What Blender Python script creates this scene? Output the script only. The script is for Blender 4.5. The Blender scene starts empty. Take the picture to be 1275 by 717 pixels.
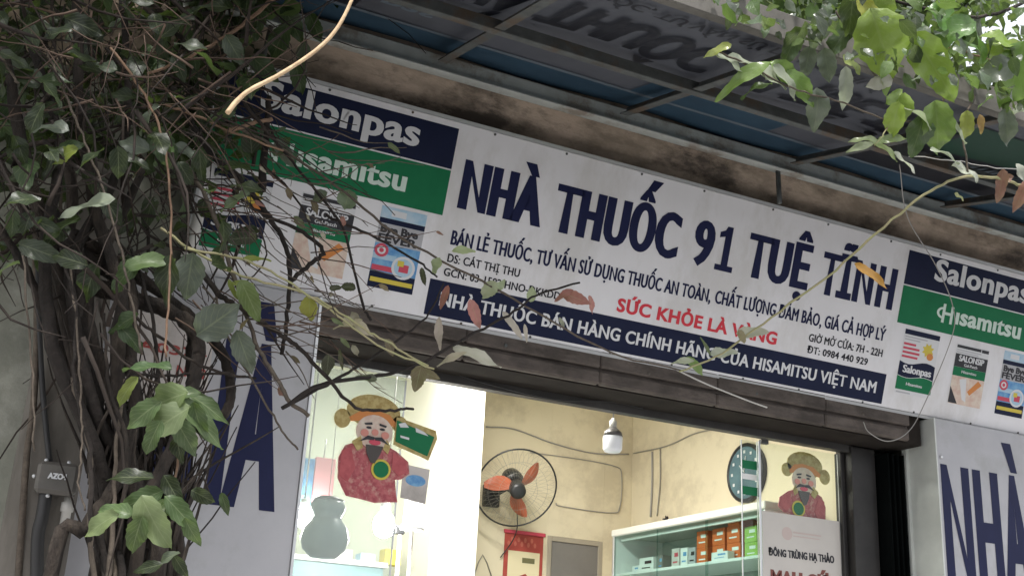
import bpy, math, random
from mathutils import Vector, Matrix
random.seed(11)
SC = bpy.context.scene
COL = SC.collection
PI = math.pi

# ---------------------------------------------------------------- camera, world, sun, exposure
FPX, IW, IH = 1479.9, 1275.0, 717.0
YAW, PIT, ROL = 0.442, 0.3367, 0.0548
CAM = Vector((-1.8259, -4.5056, 1.5237))
_cy, _sy, _cp, _sp = math.cos(YAW), math.sin(YAW), math.cos(PIT), math.sin(PIT)
FWD = Vector((_sy*_cp, _cy*_cp, _sp))
_r0 = Vector((_cy, -_sy, 0)); _u0 = _r0.cross(FWD)
RIGHT = math.cos(ROL)*_r0 + math.sin(ROL)*_u0
UP = -math.sin(ROL)*_r0 + math.cos(ROL)*_u0
cam_d = bpy.data.cameras.new('camera'); cam_d.sensor_width = 36; cam_d.lens = FPX/IW*36
cam_d.clip_end = 1000; cam_d.clip_start = 0.02
cam = bpy.data.objects.new('camera', cam_d); COL.objects.link(cam)
cam.matrix_world = Matrix.Translation(CAM) @ Matrix((RIGHT, UP, -FWD)).transposed().to_4x4()
SC.camera = cam

SUN_EL, SUN_AZ = math.radians(62), math.radians(205)     # azimuth measured from +Y (behind the shop) towards +X
w = bpy.data.worlds.new('World'); SC.world = w; w.use_nodes = True
nt = w.node_tree; bg = nt.nodes['Background']
sky = nt.nodes.new('ShaderNodeTexSky'); sky.sky_type = 'NISHITA'; sky.sun_disc = False
sky.sun_elevation = SUN_EL; sky.sun_rotation = SUN_AZ
sky.air_density = 1.0; sky.dust_density = 9.0; sky.ozone_density = 0.2
tcw = nt.nodes.new('ShaderNodeTexCoord'); nzw = nt.nodes.new('ShaderNodeTexNoise'); nzw.inputs['Scale'].default_value = 2.2; nzw.inputs['Detail'].default_value = 8
nt.links.new(tcw.outputs['Generated'], nzw.inputs['Vector'])
rw = nt.nodes.new('ShaderNodeValToRGB'); rw.color_ramp.elements[0].position = .25; rw.color_ramp.elements[1].position = .6
rw.color_ramp.elements[0].color = (.55,.55,.55,1); rw.color_ramp.elements[1].color = (1,1,1,1); nt.links.new(nzw.outputs[0], rw.inputs[0])
mw = nt.nodes.new('ShaderNodeMix'); mw.data_type = 'RGBA'; nt.links.new(rw.outputs[0], mw.inputs[0]); nt.links.new(sky.outputs[0], mw.inputs[6]); mw.inputs[7].default_value = (5.4,5.5,5.8,1)
nt.links.new(mw.outputs[2], bg.inputs[0]); bg.inputs[1].default_value = 0.13
sd = bpy.data.lights.new('sun', 'SUN'); sd.energy = 2.2; sd.angle = math.radians(5.0); sd.color = (1.0, .97, .93)
so = bpy.data.objects.new('sun', sd); COL.objects.link(so)
sdir = Vector((math.sin(SUN_AZ)*math.cos(SUN_EL), math.cos(SUN_AZ)*math.cos(SUN_EL), math.sin(SUN_EL)))
so.rotation_euler = sdir.to_track_quat('Z', 'Y').to_euler(); so.location = (3, 6, 12)
SC.view_settings.view_transform = 'Standard'; SC.view_settings.look = 'None'
SC.view_settings.exposure = 1.15; SC.view_settings.gamma = 1.0
SC.cycles.max_bounces = 8; SC.cycles.transparent_max_bounces = 16

# ---------------------------------------------------------------- helpers
def ray(x, y):
    return RIGHT*((x-IW/2)/FPX) - UP*((y-IH/2)/FPX) + FWD
def V(x, y, yy):                                         # a photo point carried to the vertical plane at depth yy
    d = ray(x, y); return CAM + d*((yy-CAM.y)/d.y)
def VX(x, y, xx):
    d = ray(x, y); return CAM + d*((xx-CAM.x)/d.x)

class MB:
    def __init__(s): s.v = []; s.f = []; s.m = []; s.c = {}; s.uv = {}; s.sm = []
    def face(s, vs, mi=0, smooth=False):
        n = len(s.v); s.v += [tuple(p) for p in vs]; s.f.append(tuple(range(n, n+len(vs)))); s.m.append(mi); s.sm.append(smooth)
    def box(s, a, b, mi=0, bev=0.0):
        x0, y0, z0 = [min(p, q) for p, q in zip(a, b)]; x1, y1, z1 = [max(p, q) for p, q in zip(a, b)]
        n = len(s.v)
        if bev <= 0:
            s.v += [(x0,y0,z0),(x1,y0,z0),(x1,y1,z0),(x0,y1,z0),(x0,y0,z1),(x1,y0,z1),(x1,y1,z1),(x0,y1,z1)]
            for q in ((0,3,2,1),(4,5,6,7),(0,1,5,4),(1,2,6,5),(2,3,7,6),(3,0,4,7)):
                s.f.append(tuple(n+i for i in q)); s.m.append(mi); s.sm.append(False)
            return
        # chamfered box: 24 vertices
        e = min(bev, (x1-x0)/2.1, (y1-y0)/2.1, (z1-z0)/2.1)
        idx = {}
        for X in (0,1):
            for Y in (0,1):
                for Z in (0,1):
                    cx, cy, cz = (x0,x1)[X], (y0,y1)[Y], (z0,z1)[Z]
                    dx, dy, dz = (e,-e)[X], (e,-e)[Y], (e,-e)[Z]
                    for ax, p in (('x',(cx,cy+dy,cz+dz)),('y',(cx+dx,cy,cz+dz)),('z',(cx+dx,cy+dy,cz))):
                        idx[X,Y,Z,ax] = len(s.v); s.v.append(p)
        def F(*k): s.f.append(tuple(idx[q] for q in k)); s.m.append(mi); s.sm.append(False)
        for a_ in (0,1):
            q = [(0,0),(1,0),(1,1),(0,1)]
            F(*[(a_,i,j,'x') for i,j in (q if a_ else q[::-1])])
            F(*[(i,a_,j,'y') for i,j in (q[::-1] if a_ else q)])
            F(*[(i,j,a_,'z') for i,j in (q if a_ else q[::-1])])
        for a_ in (0,1):
            for b_ in (0,1):
                F((a_,b_,0,'x'),(a_,b_,1,'x'),(a_,b_,1,'y'),(a_,b_,0,'y'))
                F((a_,0,b_,'x'),(a_,1,b_,'x'),(a_,1,b_,'z'),(a_,0,b_,'z'))
                F((0,a_,b_,'y'),(1,a_,b_,'y'),(1,a_,b_,'z'),(0,a_,b_,'z'))
        for k in [(X,Y,Z) for X in (0,1) for Y in (0,1) for Z in (0,1)]:
            F(k+('x',),k+('y',),k+('z',))
    def tube(s, pts, r, sides=6, mi=0, cap=True, wob=0.0):
        pts = [Vector(p) for p in pts]; n = len(pts)
        rr = r if isinstance(r, (list, tuple)) else [r]*n
        if len(rr) == 2 and n != 2: rr = [rr[0]+(rr[1]-rr[0])*i/(n-1) for i in range(n)]
        t0 = (pts[1]-pts[0]).normalized()
        a = t0.orthogonal().normalized(); base = len(s.v)
        for i, p in enumerate(pts):
            t = (pts[min(i+1,n-1)]-pts[max(i-1,0)])
            t = t.normalized() if t.length > 1e-9 else t0
            a = (a - t*a.dot(t)); a = a.normalized() if a.length > 1e-6 else t.orthogonal().normalized()
            b = t.cross(a)
            for k in range(sides):
                an = 2*PI*k/sides; q = rr[i]*(1+(random.uniform(-wob,wob) if wob else 0))
                s.v.append(tuple(p + (a*math.cos(an)+b*math.sin(an))*q))
        for i in range(n-1):
            for k in range(sides):
                k2 = (k+1) % sides
                s.f.append((base+i*sides+k, base+i*sides+k2, base+(i+1)*sides+k2, base+(i+1)*sides+k)); s.m.append(mi); s.sm.append(True)
        if cap:
            s.f.append(tuple(base+k for k in range(sides))[::-1]); s.m.append(mi); s.sm.append(False)
            s.f.append(tuple(base+(n-1)*sides+k for k in range(sides))); s.m.append(mi); s.sm.append(False)
    def lathe(s, prof, M=None, n=20, mi=0, smooth=True):       # profile of (radius, z)
        base = len(s.v); M = M or Matrix.Identity(4)
        for r, z in prof:
            for k in range(n):
                s.v.append(tuple(M @ Vector((r*math.cos(2*PI*k/n), r*math.sin(2*PI*k/n), z))))
        for i in range(len(prof)-1):
            for k in range(n):
                k2 = (k+1) % n
                s.f.append((base+i*n+k, base+i*n+k2, base+(i+1)*n+k2, base+(i+1)*n+k)); s.m.append(mi); s.sm.append(smooth)
        s.f.append(tuple(base+k for k in range(n))[::-1]); s.m.append(mi); s.sm.append(False)
        s.f.append(tuple(base+(len(prof)-1)*n+k for k in range(n))); s.m.append(mi); s.sm.append(False)
    def plate(s, outline, th, M=None, mi=0):                    # flat outline in local xy with thickness th (from -th to 0)
        M = M or Matrix.Identity(4); n = len(outline)
        s.face([M @ Vector((x, y, 0)) for x, y in outline], mi)
        s.face([M @ Vector((x, y, -th)) for x, y in outline][::-1], mi)
        for i in range(n):
            (x0, y0), (x1, y1) = outline[i], outline[(i+1) % n]
            s.face([M @ Vector(q) for q in ((x0,y0,0),(x0,y0,-th),(x1,y1,-th),(x1,y1,0))], mi)
    def rect(s, x0, y0, x1, y1, z=0.0, mi=0):
        s.face([(x0,y0,z),(x1,y0,z),(x1,y1,z),(x0,y1,z)], mi)
    def build(s, name, mats, parent=None, M=None):
        me = bpy.data.meshes.new(name)
        vs = [tuple(M @ Vector(p)) for p in s.v] if M else s.v
        me.from_pydata(vs, [], s.f)
        for m in (mats if isinstance(mats, (list, tuple)) else [mats]): me.materials.append(m)
        me.polygons.foreach_set('material_index', s.m)
        me.polygons.foreach_set('use_smooth', s.sm)
        if s.c:
            at = me.attributes.new('leafcol', 'FLOAT_COLOR', 'POINT')
            flat = []
            for i in range(len(s.v)): flat += list(s.c.get(i, (.1,.1,.1)))+[1.0]
            at.data.foreach_set('color', flat)
        if s.uv:
            ul = me.uv_layers.new(name='leafuv'); flat = []
            for l in me.loops: flat += list(s.uv.get(l.vertex_index, (0,0)))
            ul.data.foreach_set('uv', flat)
        me.update()
        o = bpy.data.objects.new(name, me); COL.objects.link(o)
        if parent: o.parent = parent
        return o

def spline(pts, n=6):
    P = [Vector(p) for p in pts]
    if len(P) < 3:
        return [P[0].lerp(P[-1], i/n) for i in range(n+1)]
    Q = [P[0]*2-P[1]]+P+[P[-1]*2-P[-2]]; out = []
    for i in range(1, len(Q)-2):
        a, b, c, d = Q[i-1:i+3]
        for k in range(n):
            t = k/n
            out.append(.5*((2*b)+(c-a)*t+(2*a-5*b+4*c-d)*t*t+(3*b-a-3*c+d)*t**3))
    out.append(P[-1]); return out

def tag(o, label=None, cat=None, group=None, kind=None):
    if label: o['label'] = label
    if cat: o['category'] = cat
    if group: o['group'] = group
    if kind: o['kind'] = kind
    return o
def thing(name, label, cat, loc=(0,0,0), rot=(0,0,0), group=None):
    o = bpy.data.objects.new(name, None); COL.objects.link(o)
    o.location = loc; o.rotation_euler = rot; o.empty_display_size = .1
    return tag(o, label, cat, group)
def copy_tree(o, parent=None):
    c = o.copy(); COL.objects.link(c); c.parent = parent
    for ch in [q for q in bpy.data.objects if q.parent is o]: copy_tree(ch, c)
    return c

# ---------------------------------------------------------------- materials
def mat(name, col, rough=.6, col2=None, scale=8, detail=6, bump=0.0, metal=0.0, spec=.5, contrast=(.35,.65), col3=None, scale3=2.0, stretch=(1,1,1), coat=0):
    m = bpy.data.materials.new(name); m.use_nodes = True; t = m.node_tree; b = t.nodes['Principled BSDF']
    b.inputs['Base Color'].default_value = (*col, 1); b.inputs['Roughness'].default_value = rough
    b.inputs['Metallic'].default_value = metal; b.inputs['Specular IOR Level'].default_value = spec
    if coat: b.inputs['Coat Weight'].default_value = coat; b.inputs['Coat Roughness'].default_value = .15
    if col2 or bump:
        tc = t.nodes.new('ShaderNodeTexCoord'); mp = t.nodes.new('ShaderNodeMapping'); mp.inputs['Scale'].default_value = stretch
        t.links.new(tc.outputs['Object'], mp.inputs[0])
        n = t.nodes.new('ShaderNodeTexNoise'); n.inputs['Scale'].default_value = scale; n.inputs['Detail'].default_value = detail; n.inputs['Roughness'].default_value = .65
        t.links.new(mp.outputs[0], n.inputs['Vector'])
        if col2:
            r = t.nodes.new('ShaderNodeValToRGB'); r.color_ramp.elements[0].position = contrast[0]; r.color_ramp.elements[1].position = contrast[1]
            r.color_ramp.elements[0].color = (*col, 1); r.color_ramp.elements[1].color = (*col2, 1)
            t.links.new(n.outputs[0], r.inputs[0]); out = r.outputs[0]
            if col3:
                n3 = t.nodes.new('ShaderNodeTexNoise'); n3.inputs['Scale'].default_value = scale3; n3.inputs['Detail'].default_value = 8; n3.inputs['Roughness'].default_value = .7
                t.links.new(mp.outputs[0], n3.inputs['Vector'])
                r3 = t.nodes.new('ShaderNodeValToRGB'); r3.color_ramp.elements[0].position = .5; r3.color_ramp.elements[1].position = .62
                r3.color_ramp.elements[0].color = (0,0,0,1); r3.color_ramp.elements[1].color = (1,1,1,1)
                t.links.new(n3.outputs[0], r3.inputs[0])
                mx = t.nodes.new('ShaderNodeMix'); mx.data_type = 'RGBA'
                t.links.new(r3.outputs[0], mx.inputs[0]); t.links.new(out, mx.inputs[6]); mx.inputs[7].default_value = (*col3, 1); out = mx.outputs[2]
            t.links.new(out, b.inputs['Base Color'])
        if bump:
            bp = t.nodes.new('ShaderNodeBump'); bp.inputs['Strength'].default_value = bump; bp.inputs['Distance'].default_value = .02
            t.links.new(n.outputs[0], bp.inputs['Height']); t.links.new(bp.outputs[0], b.inputs['Normal'])
    return m
def emit(name, col, st):
    m = bpy.data.materials.new(name); m.use_nodes = True; t = m.node_tree; b = t.nodes['Principled BSDF']
    b.inputs['Base Color'].default_value = (.8,.8,.8,1); b.inputs['Emission Color'].default_value = (*col,1); b.inputs['Emission Strength'].default_value = st
    return m
def glass(name, tint=(1,1,1), refl=.08, haze=0.0):
    m = bpy.data.materials.new(name); m.use_nodes = True; t = m.node_tree; t.nodes.remove(t.nodes['Principled BSDF'])
    o = t.nodes['Material Output']; tr = t.nodes.new('ShaderNodeBsdfTransparent'); tr.inputs[0].default_value = (*tint,1)
    gl = t.nodes.new('ShaderNodeBsdfGlossy'); gl.inputs['Roughness'].default_value = .03; gl.inputs[0].default_value = (.9,.95,.95,1)
    fr = t.nodes.new('ShaderNodeFresnel'); fr.inputs[0].default_value = 1.35
    mx = t.nodes.new('ShaderNodeMixShader'); ge = t.nodes.new('ShaderNodeNewGeometry'); ml = t.nodes.new('ShaderNodeMath'); ml.operation = 'MULTIPLY_ADD'; ml.inputs[1].default_value = -1; ml.inputs[2].default_value = 1
    m3 = t.nodes.new('ShaderNodeMath'); m3.operation = 'MULTIPLY'; t.links.new(ge.outputs['Backfacing'], ml.inputs[0]); t.links.new(ml.outputs[0], m3.inputs[0]); t.links.new(fr.outputs[0], m3.inputs[1]); t.links.new(m3.outputs[0], mx.inputs[0]); t.links.new(tr.outputs[0], mx.inputs[1]); t.links.new(gl.outputs[0], mx.inputs[2])
    out = mx.outputs[0]
    if haze:
        df = t.nodes.new('ShaderNodeBsdfDiffuse'); df.inputs[0].default_value = (.7,.75,.72,1)
        m2 = t.nodes.new('ShaderNodeMixShader'); m2.inputs[0].default_value = haze
        t.links.new(out, m2.inputs[1]); t.links.new(df.outputs[0], m2.inputs[2]); out = m2.outputs[0]
    t.links.new(out, o.inputs[0]); return m
def leafmat(name, trans=.35, rough=.38, vein=.35, spec=.5):
    m = bpy.data.materials.new(name); m.use_nodes = True; t = m.node_tree; b = t.nodes['Principled BSDF']; o = t.nodes['Material Output']
    at = t.nodes.new('ShaderNodeAttribute'); at.attribute_name = 'leafcol'
    uv = t.nodes.new('ShaderNodeUVMap'); uv.uv_map = 'leafuv'
    sp = t.nodes.new('ShaderNodeSeparateXYZ'); t.links.new(uv.outputs[0], sp.inputs[0])
    def M(op, a, b_=None, c=None):
        n = t.nodes.new('ShaderNodeMath'); n.operation = op
        for i, q in enumerate((a, b_, c)):
            if q is None: continue
            if isinstance(q, (int, float)): n.inputs[i].default_value = q
            else: t.links.new(q, n.inputs[i])
        return n.outputs[0]
    ab = M('ABSOLUTE', sp.outputs[0])
    mid = M('LESS_THAN', ab, .05)
    side = M('SUBTRACT', M('MULTIPLY', sp.outputs[1], 7.0), M('MULTIPLY', ab, 2.6))
    sv = M('LESS_THAN', M('FRACT', side), .14)
    tc = t.nodes.new('ShaderNodeTexCoord'); nz = t.nodes.new('ShaderNodeTexNoise'); nz.inputs['Scale'].default_value = 60; nz.inputs['Detail'].default_value = 4
    t.links.new(tc.outputs['Object'], nz.inputs['Vector'])
    vv = M('MULTIPLY', M('MAXIMUM', mid, M('MULTIPLY', sv, .6)), vein)
    fac = M('ADD', vv, M('MULTIPLY', M('SUBTRACT', nz.outputs[0], .5), .35))
    fac = M('MAXIMUM', fac, 0.0)
    mx = t.nodes.new('ShaderNodeMix'); mx.data_type = 'RGBA'; t.links.new(fac, mx.inputs[0]); t.links.new(at.outputs['Color'], mx.inputs[6])
    hs = t.nodes.new('ShaderNodeMix'); hs.data_type = 'RGBA'; hs.inputs[0].default_value = .55; t.links.new(at.outputs['Color'], hs.inputs[6]); hs.inputs[7].default_value = (.42,.48,.26,1)
    t.links.new(hs.outputs[2], mx.inputs[7])
    t.links.new(mx.outputs[2], b.inputs['Base Color']); b.inputs['Roughness'].default_value = rough; b.inputs['Specular IOR Level'].default_value = spec
    bp = t.nodes.new('ShaderNodeBump'); bp.inputs['Strength'].default_value = .35; bp.inputs['Distance'].default_value = .004
    t.links.new(M('ADD', nz.outputs[0], M('MULTIPLY', vv, -1.2)), bp.inputs['Height']); t.links.new(bp.outputs[0], b.inputs['Normal'])
    tl = t.nodes.new('ShaderNodeBsdfTranslucent')
    g = t.nodes.new('ShaderNodeMix'); g.data_type = 'RGBA'; g.inputs[0].default_value = .5; t.links.new(mx.outputs[2], g.inputs[6]); g.inputs[7].default_value = (.20,.30,.05,1)
    t.links.new(g.outputs[2], tl.inputs[0])
    ms = t.nodes.new('ShaderNodeMixShader'); ms.inputs[0].default_value = trans
    t.links.new(b.outputs[0], ms.inputs[1]); t.links.new(tl.outputs[0], ms.inputs[2]); t.links.new(ms.outputs[0], o.inputs[0])
    return m

M = {}
M['white'] = mat('white_flex', (.78,.775,.79), .40, (.73,.725,.735), 3.0, 10, contrast=(.3,.75), col3=(.66,.65,.64), scale3=1.3, stretch=(1.6,.7,1), bump=.05)
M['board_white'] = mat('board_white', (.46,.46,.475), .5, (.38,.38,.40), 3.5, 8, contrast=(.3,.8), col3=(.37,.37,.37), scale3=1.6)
M['navy'] = mat('navy_print', (.0065,.0105,.036), .5, (.009,.014,.044), 6, spec=.2)
M['navyletter'] = mat('navy_letter', (.008,.011,.050), .5, (.011,.015,.060), 6, spec=.2)
M['ink'] = mat('ink_print', (.010,.010,.018), .5, spec=.2)
M['green'] = mat('green_print', (.008,.150,.060), .5, (.011,.175,.070), 5, spec=.2)
M['red'] = mat('red_print', (.62,.03,.05), .45)
M['offwhite'] = mat('offwhite_print', (.66,.67,.68), .45)
M['mint'] = mat('mint_print', (.62,.74,.66), .45)
M['pgrey'] = mat('grey_print', (.42,.42,.44), .5)
M['pyellow'] = mat('yellow_print', (.62,.50,.06), .5)
M['porange'] = mat('orange_print', (.60,.22,.05), .5)
M['pblue'] = mat('blue_print', (.06,.22,.50), .5, (.20,.42,.62), 22)
M['psky'] = mat('skyblue_print', (.30,.50,.65), .5, (.5,.62,.70), 14)
M['pskin'] = mat('skin_print', (.60,.42,.34), .5, (.70,.62,.52), 25)
M['pblack'] = mat('black_print', (.02,.02,.025), .5)
M['pred'] = mat('crimson_print', (.55,.06,.10), .5)
M['steel'] = mat('painted_steel', (.11,.118,.115), .6, (.07,.075,.072), 14, 8, bump=.1, col3=(.10,.075,.055), scale3=5, spec=.3)
M['steel_light'] = mat('light_steel', (.62,.64,.60), .42, (.50,.52,.49), 3, 8, metal=.1)
M['alu'] = mat('aluminium', (.55,.56,.56), .35, metal=.6)
M['darkframe'] = mat('dark_frame', (.016,.015,.0145), .5, (.028,.026,.024), 8)
M['gate'] = mat('gate_steel', (.0035,.0045,.0045), .95, (.005,.006,.006), 6, spec=.0)
M['concrete'] = mat('stained_concrete', (.58,.46,.36), .9, (.30,.24,.18), 5.5, 12, bump=.9, contrast=(.40,.62), col3=(.11,.088,.07), scale3=2.4, stretch=(.6,1,1.2))
M['lintel'] = mat('dirty_lintel', (.125,.103,.088), .88, (.062,.052,.045), 9, 12, bump=.7, col3=(.055,.045,.038), scale3=4.2, stretch=(.7,1,1.6))
M['plaster'] = mat('grey_plaster', (.30,.305,.25), .92, (.20,.205,.17), 5, 12, bump=.6, contrast=(.3,.7), col3=(.36,.36,.31), scale3=2.6)
M['pole'] = mat('pole_concrete', (.17,.155,.135), .9, (.11,.10,.085), 7, 10, bump=.4, stretch=(1,1,.4))
M['cream'] = mat('cream_paint', (.72,.645,.47), .75, (.68,.605,.435), 2.2, 8, contrast=(.3,.75), col3=(.57,.50,.36), scale3=1.7)
M['palewall'] = mat('pale_wall', (.50,.53,.43), .7, (.45,.48,.39), 2.0)
M['whitewall'] = mat('white_wall', (.85,.83,.74), .6)
M['greydoor'] = mat('grey_door', (.20,.19,.175), .6, (.17,.16,.15), 4)
M['tile'] = mat('floor_tile', (.45,.42,.37), .35)
M['asphalt'] = mat('asphalt', (.05,.05,.052), .95, (.035,.035,.036), 40, 10, bump=.4)
M['paver'] = mat('paver', (.48,.47,.47), .9, (.38,.375,.375), 12, 10, bump=.3)
M['kerb'] = mat('kerb_stone', (.32,.31,.29), .9, (.25,.24,.23), 9)
M['bark'] = mat('vine_bark', (.028,.019,.014), .9, (.011,.008,.006), 30, 12, bump=1.2, stretch=(1,1,.35), col3=(.058,.045,.034), scale3=8)
M['darkbark'] = mat('dark_bark', (.022,.016,.013), .9, (.012,.009,.007), 26, 8, bump=.8)
M['vinetwig'] = mat('vine_twig', (.040,.028,.021), .9, (.014,.010,.008), 3, 6)
M['drytwig'] = mat('dry_twig', (.13,.085,.06), .9, (.065,.043,.032), 4, 6)
M['twig'] = mat('grey_twig', (.13,.105,.08), .85, (.07,.055,.042), 40, 6, bump=.5)
M['greenstem'] = mat('green_stem', (.30,.31,.14), .6, (.34,.29,.17), 25)
M['tanstem'] = mat('tan_stem', (.24,.145,.09), .75, (.15,.095,.06), 30)
M['palebranch'] = mat('pale_branch', (.62,.46,.28), .75, (.45,.31,.18), 35, 6, bump=.3)
M['leaf'] = leafmat('vine_leaf', rough=.40, spec=.45, vein=.5)
M['leaf_lit'] = leafmat('thin_leaf', trans=.42, rough=.28, vein=.25, spec=.7)
M['treeleaf'] = leafmat('tree_leaf', trans=.4, rough=.45, vein=.1)
M['orange_blade'] = mat('orange_blade', (.48,.125,.06), .5, (.36,.10,.05), 14)
M['blackplastic'] = mat('black_plastic', (.018,.019,.02), .4)
M['cage'] = mat('cage_wire', (.26,.25,.21), .4)
M['glass'] = glass('door_glass', (.93,.96,.93))
M['hazeglass'] = glass('dust_glare_glass', (.95,.97,.95), haze=.26)  # haze is dust plus a pale veil standing in for glare
M['cabglass'] = glass('cabinet_glass', (.80,.88,.86))
M['paper'] = mat('poster_paper', (.60,.57,.52), .6, (.54,.51,.47), 3)
M['notice'] = mat('notice_paper', (.60,.56,.53), .8, (.50,.46,.43), 5, 8, col3=(.4,.37,.34), scale3=3)
M['orangebox'] = mat('orange_card', (.62,.13,.03), .5)
M['lime'] = mat('lime_card', (.32,.50,.10), .5)
M['whitebox'] = mat('white_card', (.78,.78,.76), .5)
M['gourd'] = mat('gourd_glaze', (.085,.125,.14), .3, (.13,.17,.18), 6)
M['clockface'] = mat('clock_face', (.10,.19,.22), .3, (.07,.13,.16), 5)
M['gold'] = mat('gold_print', (.50,.40,.16), .55, (.36,.26,.08), 34, 4, contrast=(.4,.6))
M['robe'] = mat('robe_red', (.46,.11,.12), .55, (.33,.055,.07), 30, 4, contrast=(.42,.58), col3=(.52,.26,.22), scale3=26)  # glare on the figure put into the red, lightened towards pink
M['cable'] = mat('black_cable', (.03,.03,.03), .6)
M['greycable'] = mat('grey_cable', (.30,.29,.27), .6)
M['whitecable'] = mat('white_cable', (.55,.54,.50), .5)
M['bulbcap'] = mat('bulb_cap', (.10,.095,.09), .35, metal=.4)
M['bulbglass'] = mat('bulb_globe', (.78,.80,.82), .3)
M['lit'] = emit('lit_bulb', (1,.98,.95), 60.0)
M['tube'] = emit('lit_tube', (1,.96,.86), 6.0)
M['teal'] = mat('teal_panel', (.20,.36,.38), .4)
M['junction'] = mat('junction_plastic', (.13,.12,.105), .55, (.09,.085,.075), 9)
M['pvc'] = mat('pvc_pipe', (.55,.54,.50), .45)
def banner():
    m = bpy.data.materials.new('awning_flex'); m.use_nodes = True; t = m.node_tree; b = t.nodes['Principled BSDF']; o = t.nodes['Material Output']
    return m, t, b, o
def flexmat(name, col, col2, trans):
    m = mat(name, col, .5, col2, 3, 8); t = m.node_tree; b = t.nodes['Principled BSDF']; o = t.nodes['Material Output']
    tl = t.nodes.new('ShaderNodeBsdfTranslucent'); tl.inputs[0].default_value = (*col, 1)
    ms = t.nodes.new('ShaderNodeMixShader'); ms.inputs[0].default_value = trans
    t.links.new(b.outputs[0], ms.inputs[1]); t.links.new(tl.outputs[0], ms.inputs[2]); t.links.new(ms.outputs[0], o.inputs[0]); return m
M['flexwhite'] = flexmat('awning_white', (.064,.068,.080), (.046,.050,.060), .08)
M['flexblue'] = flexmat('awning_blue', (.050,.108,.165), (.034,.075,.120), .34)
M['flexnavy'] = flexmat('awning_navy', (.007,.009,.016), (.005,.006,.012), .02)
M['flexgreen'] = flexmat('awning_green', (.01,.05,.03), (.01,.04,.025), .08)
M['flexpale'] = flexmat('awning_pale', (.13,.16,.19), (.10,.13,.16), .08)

# ---------------------------------------------------------------- lettering
_gc = {}
def glyphs(txt, space=1.0):
    k = (txt, space)
    if k in _gc: return _gc[k]
    cu = bpy.data.curves.new('lettering', 'FONT'); cu.body = txt; cu.space_character = space; cu.resolution_u = 4
    o = bpy.data.objects.new('lettering', cu); me = o.to_mesh()
    vs = [(v.co.x, v.co.y) for v in me.vertices]; fs = [tuple(p.vertices) for p in me.polygons]
    o.to_mesh_clear(); bpy.data.objects.remove(o); bpy.data.curves.remove(cu)
    # weld, orient, find the outline
    key = {}; remap = []; nv = []
    for p in vs:
        q = (round(p[0], 5), round(p[1], 5))
        if q not in key: key[q] = len(nv); nv.append(p)
        remap.append(key[q])
    nf = []
    for f in fs:
        g = []
        for i in f:
            j = remap[i]
            if j not in g: g.append(j)
        if len(g) < 3: continue
        a = sum(nv[g[i]][0]*nv[g[(i+1) % len(g)]][1]-nv[g[(i+1) % len(g)]][0]*nv[g[i]][1] for i in range(len(g)))
        nf.append(g if a > 0 else g[::-1])
    ed = {}
    for g in nf:
        for i in range(len(g)): ed[(g[i], g[(i+1) % len(g)])] = 1
    nrm = {}
    for (a, b) in ed:
        if (b, a) in ed: continue
        dx, dy = nv[b][0]-nv[a][0], nv[b][1]-nv[a][1]; L = math.hypot(dx, dy)
        if L < 1e-7: continue
        for q in (a, b): nrm.setdefault(q, []).append((dy/L, -dx/L))
    off = {}
    for q, ns in nrm.items():
        sx, sy = sum(n[0] for n in ns), sum(n[1] for n in ns); L = math.hypot(sx, sy)
        if L < 1e-6: off[q] = (0, 0); continue
        sx /= L; sy /= L; c = max(.45, sx*ns[0][0]+sy*ns[0][1]); off[q] = (sx/c, sy/c)
    xs = [p[0] for p in nv]
    _gc[k] = (nv, nf, off, min(xs), max(xs)); return _gc[k]
CAPH = .7
def letters(mb, txt, x0, x1, y, cap, bx=0.0, by=0.0, z=.0015, mi=0, slant=0.0, space=1.0, T=None):
    """text from x0 to x1 along local x, baseline y, capital height cap; bx/by: boldening (m) across and up"""
    src = txt; txt = txt.replace('Ơ','O').replace('Ợ','Ọ').replace('Ở','Ỏ').replace('Ờ','Ò')
    nv, nf, off, a, b = glyphs(txt, space); base = len(mb.v)
    sx = (x1-x0-2*bx)/(b-a); sy = (cap-2*by)/.685
    for i, p in enumerate(nv):
        ox, oy = off.get(i, (0, 0))
        X = x0+bx+(p[0]-a)*sx+ox*bx; Y = p[1]*sy+by+oy*by
        q = (X+slant*Y, y+Y, z); mb.v.append(T(q) if T else q)
    for f in nf:
        mb.f.append(tuple(base+i for i in f)); mb.m.append(mi); mb.sm.append(False)
    for i, ch in enumerate(src):
        if ch in 'ƠỢỞỜ':                                 # the horn of the letter
            r_ = glyphs(txt[:i]+'O', space)[4]; q = []
            for dx, dy in ((-.14,.60),(-.05,.56),(.07,.66),(.07,.79),(-.02,.79),(-.02,.70)):
                X, Y = x0+bx+(r_-a+dx)*sx, dy*sy; q.append((X+slant*Y, y+Y, z))
            mb.face([T(p) if T else p for p in q], mi)

# ================================================================ SETTING
g = MB(); g.rect(-300,-300,300,300,-.12); tag(g.build('road', M['asphalt']), kind='structure')
g = MB(); g.box((-60,-3.6,-.3),(60,40,-.004)); tag(g.build('pavement', M['paver']), kind='structure')
g = MB(); g.box((-60,-3.8,-.3),(60,-3.604,.002), bev=.02); tag(g.build('kerb', M['kerb']), kind='structure')

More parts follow.
